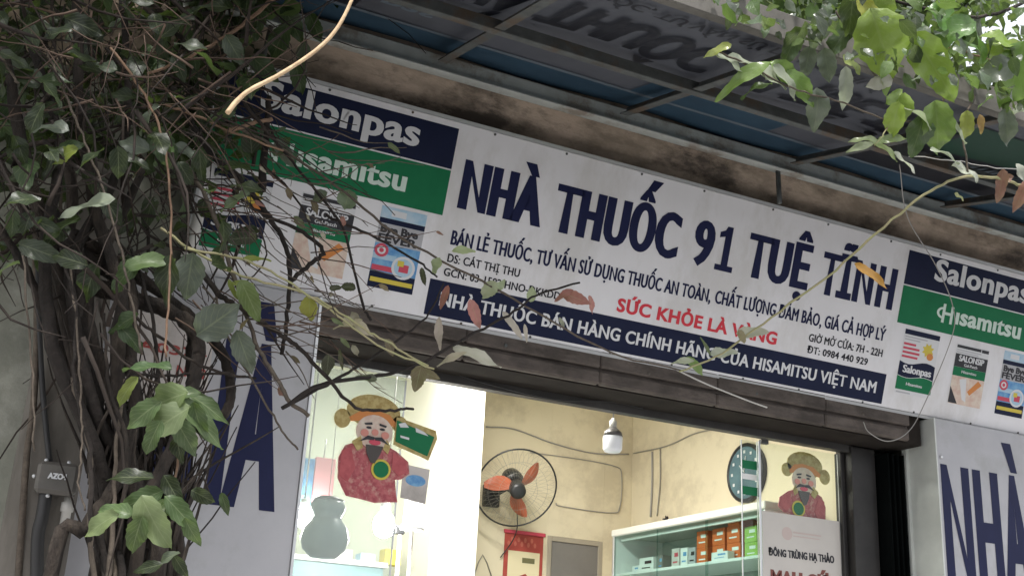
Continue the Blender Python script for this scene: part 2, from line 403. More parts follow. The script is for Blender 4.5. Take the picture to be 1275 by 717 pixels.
# ================================================================ SHOP BUILDING
B = thing('shop_building', 'single storey shop with stained concrete front and lit cream interior', 'building', (1.1,.4,0))
BI = Matrix.Translation((-1.1,-.4,0))
def bp(mb, name, m, parent=None): return mb.build(name, m, parent or B, BI)
g = MB(); g.box((-6,.32,0),(-.50,.62,4.32)); g.box((3.06,.46,0),(7,.62,4.32)); g.box((-.4995,.32,3.19),(3.0595,.62,4.32)); g.box((3.06,.32,3.19),(7,.459,4.32)); bp(g, 'front_wall', M['plaster'])
# concrete eaves beam behind the sign: rounded lower edge
g = MB(); prof = [(.05,4.60),(.02,4.42),(.02,4.24),(.035,4.14),(.09,4.05),(.17,3.99),(.26,3.96),(.318,3.955),(.318,4.60)]
nx = 60
for i in range(nx):
    xa, xb = -6+13*i/nx, -6+13*(i+1)/nx
    for (y0,z0),(y1,z1) in zip(prof, prof[1:]+prof[:1]):
        g.face([(xa,y0,z0),(xb,y0,z0),(xb,y1,z1),(xa,y1,z1)], 0, True)
bp(g, 'eaves_beam', M['concrete'])
g = MB(); g.box((-6,.05,4.602),(7,6.2,4.72)); bp(g, 'roof_slab', M['plaster'])
# lintel: two boards, a dark groove and the soffit
g = MB()
xs_ = [-.498,.22,.93,1.61,2.30,2.885]
for a_, b_ in zip(xs_, xs_[1:]):                         # boards butt end to end with slightly uneven faces
    dy, dz = random.uniform(-.003,.003), random.uniform(-.003,.003)
    g.box((a_+.001,.272+dy,3.070+dz),(b_-.001,.318,3.20), bev=.007)
    g.box((a_+.001,.279-dy,2.988+dz),(b_-.001,.318,3.056+dz), bev=.010)
g.box((-.498,.300,3.0),(2.885,.3175,3.12)); bp(g, 'lintel', M['lintel'])
for x in (-.3,.42,1.2,1.85,2.55):
    g = MB(); g.lathe([(.009,0),(.009,.004),(.004,.007)], Matrix.Translation((x,.275,3.095+.01*math.sin(x*9))) @ Matrix.Rotation(PI/2,4,'X'),8); bp(g, 'nail_head', M['steel'])
g = MB(); g.box((-.4985,.3185,2.984),(3.0,.60,3.185)); bp(g, 'soffit', mat('soffit_dark',(.022,.019,.017),.95,(.035,.030,.026),7,8,spec=.1))  # soffit in a near-black, randomly mottled brown
g = MB(); g.box((-.44,.545,2.945),(2.70,.595,2.9835)); bp(g, 'head_rail', mat('head_rail_paint',(.055,.053,.05),.5,(.035,.033,.031),9))
g = MB(); g.box((2.69,.53,0),(2.86,.66,2.977), bev=.004); g.box((2.66,.585,0),(2.689,.64,2.944), bev=.004); bp(g, 'door_jamb', M['darkframe'])
g = MB(); g.box((2.70,.66,0),(2.82,3.1,3.75)); bp(g, 'side_wall', M['cream'])
g = MB(); g.box((1.21,2.85,0),(2.03,2.99,3.75)); g.box((2.47,2.85,0),(2.699,2.99,3.75)); g.box((2.0305,2.85,2.64),(2.4695,2.99,3.75)); bp(g, 'back_wall', M['cream'])
g = MB(); g.box((-2.2,2.851,0),(.90,2.99,3.75)); bp(g, 'rear_wall', M['palewall'])
g = MB(); g.box((-2.2,.63,0),(-2.05,2.85,3.75)); bp(g, 'left_wall', M['palewall'])
g = MB(); g.box((.90,2.2,0),(1.208,2.99,3.75), bev=.006); bp(g, 'interior_column', M['whitewall'])
g = MB(); g.box((-2.2,.62,3.751),(2.82,3.1,3.87)); bp(g, 'ceiling', M['whitewall'])
g = MB(); g.box((-2.2,.62,-.003),(2.82,3.1,.012)); bp(g, 'floor', M['tile'])
g = MB(); g.box((2.065,2.858,0),(2.435,2.93,2.605)); d = bp(g, 'back_door', M['greydoor'])
g = MB(); g.box((2.031,2.847,0),(2.064,2.96,2.639), bev=.002); g.box((2.436,2.847,0),(2.469,2.96,2.639), bev=.002); g.box((2.0645,2.847,2.606),(2.4355,2.96,2.6385), bev=.002); g.build('door_frame', mat('door_casing',(.36,.32,.25),.6), d, BI)

g = MB(); g.box((2.861,.601,0),(3.0595,.64,3.189)); bp(g, 'recess_wall', M['darkframe'])  # dark wall piece added to stop light leaking in above the gate
# folded steel gate in the dark gap
G = thing('folding_gate', 'folded dark green steel gate in the black gap by the right board', 'gate', (2.95,.5,0))
for i in range(5):
    g = MB(); x = -.075+i*.036; g.box((x,-.05,.01),(x+.012,.06,2.95)); g.box((x+.0125,-.03+.05*(i%2),.01),(x+.030,-.022+.05*(i%2),2.95)); g.build('gate_slat', M['gate'], G)

# ================================================================ MAIN SIGN
TH = .3174
SR = (PI/2+TH, 0, 0)
S = thing('shop_sign', 'wide white pharmacy sign lettered NHÀ THUỐC 91 TUỆ TĨNH, tilted over the doorway', 'sign', (0,0,3.97), SR)
UL, UR, WB, WT = -1.075, 3.775, -.868, .03
g = MB(); g.box((UL,WB,-.035),(UR,WT,-.0), bev=.004); g.build('panel', M['white'], S)
g = MB(); g.box((UL-.012,WT+.0005,-.04),(UR+.012,WT+.016,.006)); g.box((UL-.012,WB-.016,-.04),(UR+.012,WB-.0005,.004)); g.box((UL-.012,WB,-.04),(UL-.0005,WT,.006)); g.box((UR+.0005,WB,-.04),(UR+.012,WT,.006)); g.build('edge_trim', M['alu'], S)
for k in range(13):
    for yy in (WB+.006, WT-.012):
        g = MB(); g.lathe([(.006,0),(.006,.0025),(.003,.004)], Matrix.Translation((UL+.06+k*.394+.02*math.sin(k*3+yy), yy, 0)), 8); g.build('screw', M['steel'], S)
def sheet(name, x0, y0, x1, y1, m, z=.0008): 
    g = MB(); g.rect(x0,y0,x1,y1,z); return g.build(name, m, S)
for bx0, bx1 in ((UL+.002,-.002),(2.686,UR-.002)):
    sheet('navy_block', bx0, -.187, bx1, 0, M['navy']); sheet('green_block', bx0, -.40, bx1, -.194, M['green'])
sheet('navy_strip', -.001, -.852, 2.677, -.689, M['navy'])
def letter_part(name, rows, m, parent, label=None):
    for r in rows:
        g = MB(); letters(g, **r); o = g.build(name, m, parent)
        if label: o['label'] = label
R = lambda t,x0,x1,y,cap,bx=0,by=0,**k: dict(txt=t,x0=x0,x1=x1,y=y,cap=cap,bx=bx,by=by,**k)
letter_part('lettering', [R('NHÀ',.058,.476,-.351,.226,.0155,.0065,space=1.13), R('THUỐC',.540,1.243,-.352,.226,.0155,.0065,space=1.13), R('9',1.326,1.448,-.350,.226,.0135,.006), R('TUỆ',1.652,2.056,-.348,.224,.0155,.0065,space=1.13), R('T',2.128,2.250,-.347,.224,.0125,.006), R('Ĩ',2.243,2.345,-.347,.224,.0135,.006), R('N',2.352,2.482,-.346,.224,.0125,.006), R('H',2.510,2.634,-.345,.224,.0125,.006)], M['navyletter'], S, 'large navy lettering')
g = MB(); g.face([(x,y,.0015) for x,y in ((1.470,-.351),(1.578,-.351),(1.578,-.322),(1.545,-.322),(1.545,-.125),(1.512,-.125),(1.500,-.148),(1.472,-.160),(1.472,-.188),(1.505,-.178),(1.505,-.322),(1.470,-.322))]); g.build('numeral', M['navyletter'], S)
letter_part('lettering', [R('BÁN LẺ THUỐC, TƯ VẤN SỬ DỤNG THUỐC AN TOÀN,',.060,1.484,-.520,.066,.0028,.0012,space=1.08), R('CHẤT LƯỢNG ĐẢM BẢO, GIÁ CẢ HỢP LÝ',1.509,2.622,-.517,.066,.0028,.0012,space=1.08)], M['navyletter'], S, 'navy line about selling medicine')
letter_part('lettering', [R('DS: CÁT THỊ THU',.061,.428,-.600,.038,.0014,.0006,space=1.05), R('GCN: 03-1582/HNO-ĐKKDD',.056,.655,-.664,.036,.0014,.0006,space=1.05), R('GIỜ MỞ CỬA: 7H - 22H',2.124,2.625,-.603,.040,.0016,.0008,space=1.05), R('ĐT: 0984 440 929',2.126,2.535,-.664,.037,.0016,.0008,space=1.05)], M['ink'], S, 'small black lines of licence and opening hours')
letter_part('lettering', [R('SỨC KHỎE LÀ VÀNG',.966,1.925,-.660,.066,.0042,.0028,space=1.07)], M['red'], S, 'red lettering')
letter_part('lettering', [R('NHÀ THUỐC BÁN HÀNG CHÍNH HÃNG CỦA HISAMITSU VIỆT NAM',.062,2.622,-.801,.062,.0030,.0016,space=1.07)], M['offwhite'], S, 'white lettering on the navy strip')
def logo(ox):      # brand words of one end block
    letter_part('lettering', [R('Salonpas',ox+.143,ox+.868,-.128,.122,.0080,.004,space=1.07)], M['offwhite'], S)
    letter_part('lettering', [R('ısamıtsu',ox+.345,ox+.848,-.337,.098,.0062,.0035,space=1.06)], M['mint'], S); g = MB()
    # the tall looped first letter
    H = ox+.245
    for xx in (H, H+.060): g.box((xx,-.345,.001),(xx+.019,-.247 if xx>H else -.240,.0016))
    n = 14; r = []
    ring = [(H+.005-.045*math.sin(PI*t/n), -.292+.032*math.cos(PI*t/n)*(1 if t < n/2 else 1)) for t in range(n+1)]
    ring2 = [(H+.005-.028*math.sin(PI*t/n), -.292+.020*math.cos(PI*t/n)) for t in range(n+1)]
    for i in range(n): g.face([(*ring[i],.0014),(*ring[i+1],.0014),(*ring2[i+1],.0014),(*ring2[i],.0014)])
    g.box((H+.0191,-.300,.001),(H+.0599,-.284,.0016)); g.build('lettering', M['mint'], S)
logo(-1.045); logo(2.745)
def pic_salonpas(x0, y1):
    wd, h = .255, .355; m = ['offwhite','navy','green','pgrey','pred','pyellow','porange']; P = [M[q] for q in m]; g = MB(); y0 = y1-h; z = .0008
    g.rect(x0,y0,x0+wd,y1,z,0); g.rect(x0+.004,y1-.030,x0+wd,y1-.003,z+.0004,1)
    for k,(a,b) in enumerate(((.17,.0),(.12,.0),)): g.rect(x0+.01,y1-.046-.014*k,x0+a,y1-.040-.014*k,z+.0004,3)
    for k,a in enumerate((.095,.125,.13,.12)): g.rect(x0+.008,y1-.088-.023*k,x0+a,y1-.076-.023*k,z+.0004,4)
    g.face([(x0+.185+(.045 if k%2 else .028)*math.cos(k*PI/8), y1-.095+(.042 if k%2 else .026)*math.sin(k*PI/8), z+.0004) for k in range(16)],5)
    g.face([(x0+.205+.024*math.cos(k*PI/6), y1-.128+.02*math.sin(k*PI/6), z+.0006) for k in range(12)],6)
    top = [(x0+wd*t/8, y1-.178-.012*math.sin(PI*2*t/8)) for t in range(9)]; mid = [(x0+wd*t/8, y1-.255-.009*math.sin(PI*2*t/8)) for t in range(9)]
    for i in range(8):
        g.face([(*mid[i],z+.0004),(*mid[i+1],z+.0004),(*top[i+1],z+.0004),(*top[i],z+.0004)],1)
        g.face([(mid[i][0],y0+.022,z+.0004),(mid[i+1][0],y0+.022,z+.0004),(mid[i+1][0],mid[i+1][1]-.003,z+.0004),(mid[i][0],mid[i][1]-.003,z+.0004)],2)
    g.rect(x0+.01,y0+.004,x0+.11,y0+.012,z+.0004,3)
    o = g.build('product_picture', P, S); o['label'] = 'picture of a navy and green patch packet'
    g = MB(); letters(g,'Salonpas',x0+.03,x0+.235,y1-.238,.042,.003,.001,z=.002); g.build('lettering', M['offwhite'], o); g = MB(); letters(g,'Hisamitsu',x0+.07,x0+.185,y1-.305,.016,.001,.0004,z=.002); g.build('lettering', M['offwhite'], o)
def pic_salonsip(x0, y1):
    wd, h = .245, .335; m = ['offwhite','pblack','green','pgrey','pskin','porange']; P = [M[q] for q in m]; g = MB(); y0 = y1-h; z = .0008
    g.rect(x0,y0,x0+wd,y1,z,0); g.rect(x0+.004,y1-.022,x0+wd-.06,y1-.006,z+.0004,1); g.rect(x0+wd-.055,y1-.024,x0+wd-.002,y1-.006,z+.0004,1)
    g.rect(x0+.006,y1-.036,x0+.19,y1-.031,z+.0004,3); g.rect(x0+.006,y1-.048,x0+.17,y1-.043,z+.0004,3)
    g.rect(x0+.002,y1-.128,x0+wd,y1-.055,z+.0004,1); g.rect(x0+.002,y1-.178,x0+wd,y1-.1285,z+.0004,2)
    g.rect(x0+.002,y0,x0+wd,y1-.1785,z+.0003,4)
    g.face([(x0+.06,y0+.14,z+.0006),(x0+.10,y0+.03,z+.0006),(x0+.13,y0+.02,z+.0006),(x0+.11,y0+.15,z+.0006)],0)
    g.face([(x0+.20,y0+.15,z+.0006),(x0+.13,y0+.08,z+.0006),(x0+.15,y0+.06,z+.0006),(x0+.23,y0+.13,z+.0006)],5)
    g.face([(x0+.003,y0+.003,z+.0007),(x0+.07,y0+.003,z+.0007),(x0+.003,y0+.095,z+.0007)],1)
    o = g.build('product_picture', P, S); o['label'] = 'picture of a black and green gel patch packet'
    g = MB(); letters(g,'SALONSIP',x0+.03,x0+.22,y1-.095,.034,.002,.001,z=.002); g.build('lettering', M['offwhite'], o); g = MB(); letters(g,'Gel-Patch',x0+.075,x0+.175,y1-.12,.016,.0006,.0003,z=.002); g.build('lettering', M['offwhite'], o); g = MB(); letters(g,'Hisamitsu',x0+.065,x0+.175,y1-.158,.015,.0006,.0003,z=.002); g.build('lettering', M['offwhite'], o)
def pic_fever(x0, y1):
    wd, h = .215, .363; m = ['psky','pblue','navy','pyellow','pred','offwhite','pgrey','pblack']; P = [M[q] for q in m]; g = MB(); y0 = y1-h; z = .0008
    g.rect(x0,y0,x0+wd,y1,z,0); g.rect(x0,y1-.075,x0+wd,y1-.052,z+.0004,2); g.rect(x0+.05,y1-.04,x0+.12,y1-.012,z+.0004,5)
    g.rect(x0,y1-.165,x0+wd,y1-.0755,z+.0003,6); g.rect(x0,y1-.29,x0+wd,y1-.1655,z+.0002,1)
    g.rect(x0+.0,y1-.235,x0+.11,y1-.21,z+.0004,0); g.rect(x0+.004,y1-.285,x0+.12,y1-.262,z+.0004,4)
    g.face([(x0+.035+.033*math.cos(k*PI/8), y1-.195+.030*math.sin(k*PI/8), z+.0006) for k in range(16)],4)
    g.face([(x0+.035+.020*math.cos(k*PI/8), y1-.195+.018*math.sin(k*PI/8), z+.0008) for k in range(16)],5)
    g.face([(x0+.035+.011*math.cos(k*PI/8), y1-.195+.010*math.sin(k*PI/8), z+.001) for k in range(16)],4)
    g.face([(x0+.15+.056*math.cos(k*PI/10), y1-.255+.052*math.sin(k*PI/10), z+.0006) for k in range(20)],5)
    g.face([(x0+.15+.044*math.cos(k*PI/10), y1-.255+.040*math.sin(k*PI/10), z+.0008) for k in range(20)],0)
    g.rect(x0+.13,y1-.275,x0+.175,y1-.24,z+.001,4); g.rect(x0+.12,y1-.25,x0+.15,y1-.225,z+.0012,3)
    g.rect(x0,y0,x0+wd,y0+.072,z+.0004,2); g.rect(x0+.008,y0+.026,x0+wd-.008,y0+.046,z+.0006,3)
    o = g.build('product_picture', P, S); o['label'] = 'picture of a blue cooling patch packet'
    g = MB(); letters(g,'Bye Bye',x0+.012,x0+.19,y1-.117,.036,.003,.002,z=.002); g.build('lettering', M['pblack'], o); g = MB(); letters(g,'FEVER',x0+.008,x0+.19,y1-.158,.036,.003,.002,z=.002); g.build('lettering', M['pblack'], o)
for ox in (-1.032, 2.750):
    pic_salonpas(ox+.0, -.42); pic_salonsip(ox+.385, -.437); pic_fever(ox+.745, -.416)

# ================================================================ VERTICAL BOARDS BESIDE THE DOOR
def board(x0, x1, y0, yb, ztop, tx0, tx1, lab, side):
    T = thing('pillar_sign', lab, 'sign', ((x0+x1)/2, y0, 0), (PI/2,0,0), 'white lettered boards either side of the doorway'); cx = (x0+x1)/2
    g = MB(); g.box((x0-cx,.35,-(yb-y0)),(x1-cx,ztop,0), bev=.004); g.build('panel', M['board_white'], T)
    g = MB(); z1 = .006
    if side == 'l': g.box((x0-cx-.010,.35,-(yb-y0)-.0),(x0-cx-.0006,ztop-.002,z1)); g.box((x0-cx-.0102,1.2,-(yb-y0)-.02),(x0-cx-.0305,ztop-.1,-(yb-y0)+.012))
    else: g.box((x1-cx+.0006,.35,-(yb-y0)),(x1-cx+.012,ztop-.002,z1))
    g.build('frame', M['steel_light'] if side == 'l' else M['alu'], T)
    g = MB(); letters(g,'NHÀ',tx0-cx,tx1-cx,2.205,.680,.017,.012,space=1.14); g.build('lettering', M['navyletter'], T); g = MB(); letters(g,'THUỐC',tx0-cx,tx1-cx,.88,.56,.012,.012,space=1.12); g.build('lettering', M['navyletter'], T); g = MB(); letters(g,'91',tx0-cx+.1,tx1-cx-.1,.42,.40,.016,.012)
    g.build('lettering', M['navyletter'], T)
    if side == 'l':
        for z in (1.0, 2.25, 2.92): 
            g = MB(); g.lathe([(.010,0),(.010,.006),(.006,.008)], Matrix.Translation((x0-cx+.03,z,0))); g.build('bolt', M['alu'], T)
board(-1.50,-.492,.24,.318,3.135,-1.215,-.590,'white board with navy NHÀ half hidden behind the vine stems','r')
board(3.035,4.15,.245,.455,3.135,3.055,3.700,'white box board with navy NHÀ and a grey metal side, right of the dark gate','l')
N_ = thing('paper_notice', 'off white paper notice with faded red stencil figures behind the vine stems', 'notice', (-1.12,.232,2.62), (PI/2,0,0))
g = MB(); g.box((-.20,-.205,-.0065),(.205,.32,-.003)); g.build('sheet', M['notice'], N_)
RD = mat('faded_red',(.36,.07,.06),.8)
g = MB(); letters(g,'A0374',-.09,.185,.155,.040,.0028,.002,z=-.001); g.build('lettering', RD, N_); g = MB(); letters(g,'NOS',.075,.19,.075,.042,.0028,.002,z=-.001); g.build('lettering', RD, N_)

# ================================================================ AWNING
SL = .25; NRM = math.sqrt(1+SL*SL)
AX0, AX1 = -1.35, 4.6
def AW(x, y, d=0.0):        # point on the awning's underside, y metres from the shop line, d metres above it
    return Vector((x, y, 4.35+SL*(y-.17)+d))
A = thing('awning', 'blue and white printed canvas awning on a grey steel frame above the sign', 'awning', (1.6,-.6,4.1)); AI = Matrix.Translation((-1.6,.6,-4.1))
def strip(name, y0, y1, m, d=0.0, x0=AX0, x1=AX1, n=40):
    g = MB()
    for i in range(n):
        a, b = x0+(x1-x0)*i/n, x0+(x1-x0)*(i+1)/n
        def sag(x, y): return AW(x, y, d-.012*math.sin(x*5.1)*math.sin((y+.2)*4))
        k = 6
        for j in range(k):
            ya, yb = y0+(y1-y0)*j/k, y0+(y1-y0)*(j+1)/k
            g.face([sag(a,ya),sag(a,yb),sag(b,yb),sag(b,ya)],0,True)
    return g.build(name, m, A, AI)
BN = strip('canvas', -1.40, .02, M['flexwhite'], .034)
strip('blue_border', -.205, .02, M['flexblue'], .027); strip('pale_border', -.235, -.206, M['flexpale'], .027); strip('blue_border', -1.40, -1.31, M['flexblue'], .027)
strip('blue_field', -.47, -.236, M['flexblue'], .027, 0.75, 1.55)
strip('navy_field', -.72, -.236, M['flexnavy'], .027, -1.3, -.62); strip('green_field', -1.1, -.7205, M['flexgreen'], .027, -1.3, -.62)
strip('navy_field', -.72, -.236, M['flexnavy'], .027, 2.0, 3.1); strip('green_field', -1.1, -.7205, M['flexgreen'], .027, 2.0, 3.1)
Tx = lambda q: tuple(AW(q[0], q[1], .020-.012*math.sin(q[0]*5.1)*math.sin((q[1]+.2)*4)))
for t,a,b in (('NHÀ',-.50,-.10),('THUỐC',-.02,.80),('91',.90,1.13),('TUỆ',1.22,1.62),('TĨNH',1.70,2.1)): g = MB(); letters(g,t,a,b,-1.02,.30,.014,.006,T=Tx); g.build('lettering', M['flexnavy'], A, AI)
g = MB(); letters(g,'BÁN LẺ THUỐC, TƯ VẤN SỬ DỤNG THUỐC',-.45,1.5,-1.22,.075,.003,.002,T=Tx)
g.build('lettering', M['flexnavy'], A, AI)
g = MB(); letters(g,'Salonpas',-.95,-.33,-.50,.13,.006,.003,T=Tx); g.build('lettering', M['flexpale'], A, AI); g = MB(); letters(g,'Hisamitsu',2.15,2.95,-.66,.16,.006,.003,T=Tx); g.build('lettering', M['flexpale'], A, AI)
def rail(y, wdt, dep, m=M['steel'], d0=0.0):
    g = MB(); a, b = AW(AX0,y), AW(AX1,y)
    g.box((AX0,y-wdt/2,a.z+d0-dep),(AX1,y+wdt/2,a.z+d0), bev=.003); return g.build('rail', m, A, AI)
g = MB(); g.box((AX0,-.02,4.212),(AX1,.018,4.305), bev=.003); g.box((AX0,-.05,4.207),(AX1,-.0205,4.2125)); g.build('rail', mat('rail_paint',(.48,.51,.48),.55,(.38,.40,.375),7,10,bump=.1,col3=(.26,.23,.19),scale3=4), A, AI)
rail(-.65,.035,.055,M['steel'],-.004); 
g = MB(); z = AW(0,-1.38).z; g.box((AX0,-1.43,z-.05),(AX1,-1.39,z+.07), bev=.004); g.build('front_rail', mat('front_rail_paint',(.15,.14,.125),.75,(.09,.085,.075),8), A, AI)
for x in (-1.1,-.13,.83,1.86,2.9,3.95):
    g = MB(); p, q = AW(x,-.055,-.046), AW(x,-1.385,-.046)
    for dz0, dz1, w0, w1 in ((0,.006,-.022,.022),(.0065,.045,.014,.021)):
        v = [Vector((x+sx,P.y,P.z+dz)) for P in (p,q) for sx in (w0,w1) for dz in (dz0,dz1)]
        for qd in ((0,2,3,1),(4,5,7,6),(0,4,6,2),(1,3,7,5),(0,1,5,4),(2,6,7,3)): g.face([v[i] for i in qd])
    g.build('strut', M['steel'], A, AI)
for x in (-.9,1.80,3.7):
    g = MB(); g.tube([(x,.0,4.275),(x-.02,-.03,4.10),(x-.03,-.045,4.01)],.013,4); g.build('bracket', M['steel'], A, AI)

# ================================================================ GLASS DOORS, POSTER, FOLK FIGURES
def door(x0, x1, lab, y=.62, gm='glass', sw=.014):
    T = thing('glass_door', lab, 'door', ((x0+x1)/2, y, .012)); c = (x0+x1)/2
    g = MB(); g.box((x0-c,-.005,.01),(x1-c,.005,2.925)); g.build('pane', M[gm], T)
    for xx in (x0, x1-sw):
        g = MB(); g.box((xx-c,-.0095,.01),(xx-c+sw,-.0055,2.925)); g.build('edge_strip', M['alu'], T)
    if sw > .01: g = MB(); g.box((x0-c+.02,-.011,2.915),(x0-c+.07,.011,2.938), bev=.002); g.build('clip', M['steel'], T)
    return T
door(-.44,.075,'left glass door leaf with the large bearded figure on it', gm='hazeglass', sw=.007); door(2.115,2.672,'right glass door leaf behind the poster, next to the dark jamb')
door(2.02,2.128,'narrow fixed glass panel just left of the right door leaf', .645, sw=.005)
P_ = thing('door_poster', 'pale paper poster reading ĐÔNG TRÙNG HẠ THẢO taped to the right glass door', 'poster', (2.395,.611,2.2), (PI/2,0,0))
g = MB(); g.box((-.262,-.45,-.0025),(.262,.365,-.0005)); g.build('sheet', M['paper'], P_)
g = MB(); letters(g,'ĐÔNG TRÙNG HẠ THẢO',-.225,.215,.135,.040,.0030,.002,z=.0008,space=1.08); g.build('lettering', M['pblack'], P_)
g = MB(); letters(g,'MAU CỨU',-.215,.235,-.02,.085,.0075,.005,z=.0008,space=1.06); o = g.build('lettering', mat('brown_red_print',(.20,.055,.04),.5), P_); o['label'] = 'brown red lettering'
g = MB(); 
g.face([(-.10+.035*math.cos(k*PI/8),.262+.035*math.sin(k*PI/8),.0006) for k in range(16)]); g.rect(-.06,.268,.13,.276,.0006); g.rect(-.06,.25,.12,.256,.0006); g.build('emblem', mat('pale_pink_print',(.55,.45,.41),.5), P_)

def ell(cx, cy, rx, ry, n=22, a0=0, a1=2*PI):
    return [(cx+rx*math.cos(a0+(a1-a0)*k/n), cy+ry*math.sin(a0+(a1-a0)*k/n)) for k in range(n + (0 if abs(a1-a0-2*PI) < .01 else 1))]
def figure(loc, s, flip, lab, card):
    T = thing('folk_cutout', lab, 'wall decoration', loc, (PI/2,0,0), 'printed bearded folk figure cutouts on the glass')
    f = -1 if flip else 1
    def pl(name, outs, m, z, th=.004, parent=T):
        for o in (outs if isinstance(outs[0], list) else [outs]):
            g = MB(); o = [(x*s*f, y*s) for x, y in o]
            if f < 0: o = o[::-1]
            g.plate(o, th, Matrix.Translation((0,0,z))); r = g.build(name, m, parent)
        return r
    pl('robe', [(-.50,-.62),(-.60,-.45),(-.62,-.1),(-.52,.12),(-.25,.24),(.15,.24),(.42,.14),(.66,-.02),(.70,-.22),(.55,-.34),(.44,-.36),(.48,-.6),(.52,-.74),(.1,-.80),(-.2,-.76),(-.42,-.74)], M['robe'], 0)
    pl('hat', [ell(-.06,.78,.50,.30,20), ell(-.62,.58,.15,.17), ell(.44,.62,.15,.15)], M['gold'], .0015)
    pl('hat_band', [(-.50,.62),(-.30,.76),(0,.80),(.24,.76),(.38,.62),(.36,.55),(0,.64),(-.46,.55)], M['porange'], .003)
    fc = pl('face', ell(-.02,.42,.34,.30), M['pskin'], .0045)
    pl('eyebrow', [[(-.22,.55),(-.08,.58),(-.07,.54),(-.2,.52)],[(.06,.58),(.2,.55),(.18,.52),(.06,.54)]], M['pblack'], .0075, .002, fc)
    pl('eye', [ell(-.13,.48,.05,.022,10), ell(.12,.48,.05,.022,10)], M['pblack'], .0075, .002, fc)
    pl('cheek', [ell(-.2,.38,.075,.065,12), ell(.18,.38,.075,.065,12), ell(-.01,.41,.065,.06,12)], mat('cheek_print',(.62,.25,.2),.5), .0075, .002, fc)
    pl('moustache', [[(-.28,.22),(-.14,.34),(-.01,.32),(-.02,.27),(-.14,.27)],[(.26,.22),(.12,.34),(-.01,.32),(.0,.27),(.12,.27)]], M['pblack'], .009, .002)
    pl('mouth', ell(0,.235,.11,.05,12), M['pred'], .0082, .002)
    pl('beard', [(-.16,.18),(.16,.18),(.12,.04),(.03,-.13),(-.05,-.12),(-.13,.03)], mat('beard_print',(.07,.06,.055),.6), .0078, .002)
    pl('collar', [[(-.42,.2),(-.26,.32),(-.2,.12),(-.3,.05)],[(.3,.2),(.22,.32),(.16,.14),(.26,.06)]], M['gold'], .0052, .002)
    pl('sleeve', [[(-.58,.02),(-.42,.1),(-.30,-.25),(-.42,-.5),(-.58,-.42)],[(.36,.12),(.62,-.02),(.66,-.2),(.5,-.3),(.36,-.18)]], mat('sleeve_red',(.50,.10,.11),.5,(.38,.06,.07),22), .0025, .002)  # sleeve red lightened for glare like the robe
    pl('coin', ell(.16,-.22,.18,.18), M['pyellow'], .0046, .002); pl('coin_face', ell(.16,-.22,.14,.14), M['green'], .0068, .002)
    if card:
        c = pl('card', [(.34,.24),(1.02,.05),(1.16,.46),(1.12,.60),(.36,.74)], M['gold'], .011, .003)
        pl('card_face', [(.37,.30),(.99,.12),(1.10,.48),(.37,.68)], M['green'], .0135, .002, c)
        pl('card_mark', [[(.40,.62),(.52,.66),(.60,.58),(.44,.56)],[(.72,.60),(.9,.54),(.98,.48),(.74,.52)],[(.45,.42),(.62,.40),(.62,.36),(.46,.38)]], M['offwhite'], .0155, .0015, c)
    return T
figure((-.06,.606,2.56), .262, False, 'large red robed bearded folk figure holding a green card on the left glass', True)
figure((2.43,.632,2.66), .245, True, 'bearded folk figure with gold hat peeking over the poster on the right door', False)
K = thing('sticker_card', 'small cream card with a blue oval beside the bearded figure', 'sticker', (.15,.612,2.465), (PI/2,0,0))
g = MB(); g.plate([(-.06,-.075),(.065,-.09),(.075,.07),(-.055,.08)],.003); g.build('card', M['notice'], K)
g = MB(); g.plate(ell(.008,.01,.05,.026),.001,Matrix.Translation((0,0,.0015))); g.build('oval', M['pblue'], K)
# green lettered strips hung on the narrow panel
for i,(z,h) in enumerate(((2.805,.045),(2.74,.03),(2.665,.045))):
    g = MB(); g.plate([(-.052,-h/2),(.052,-h/2),(.055,h/2),(-.05,h/2)],.002)
    o = g.build('paper_strip', [M['green'],M['whitebox'],M['green']][i], None, Matrix.Translation((2.075,.636,z)) @ Matrix.Rotation(PI/2,4,'X'))
    tag(o, ['dark green paper strip, topmost on the narrow glass panel','pale paper strip between two green strips on the narrow glass','dark green paper strip, lowest on the narrow glass panel'][i], 'paper strip')

# ================================================================ LEFT INTERIOR
def packet(x, y, z, ws, hs, n, m1, m2, lab):
    T = thing('hanging_packets', lab, 'packets', (x,y,z), (0,0,random.uniform(-.2,.2)))
    g = MB(); g.tube([(0,0,.0),(0,-.01,.10)],.003,5); g.build('hook', M['alu'], T)
    for i in range(n):
        g = MB(); g.box((-ws/2,-.02-.018*i,-hs),(ws/2,-.012-.018*i,0), bev=.003); g.box((-ws/2+.008,-.0215-.018*i,-hs*.62),(ws/2-.008,-.0202-.018*i,-hs*.22)); o = g.build('packet', [m1], T)
        g = MB(); g.rect(-ws/2+.01,-hs*.95,ws/2-.01,-hs*.68); g.build('packet_label', m2, o, Matrix.Translation((0,-.0222-.018*i,0)) @ Matrix.Rotation(PI/2,4,'X'))
p = V(378,572,1.12); packet(p.x,1.12,p.z,.10,.26,3,M['pblue'],M['teal'],'row of blue green packets hanging at the far left of the shop')
p = V(403,572,1.12); packet(p.x,1.12,p.z,.10,.27,3,mat('pink_card',(.72,.32,.34),.5),M['whitebox'],'row of pink and white packets hanging beside the blue ones')
p = V(405,662,.85)
GO = thing('gourd_ornament', 'grey blue gourd shaped ornament hanging before the glaring bulb', 'ornament', (p.x,.85,p.z-.115))
g = MB(); g.lathe([(.012,-.004),(.06,.0),(.098,.035),(.112,.085),(.10,.135),(.074,.168),(.066,.185),(.078,.21),(.082,.235),(.070,.258),(.045,.266),(.01,.268)]); g.build('body', M['gourd'], GO)
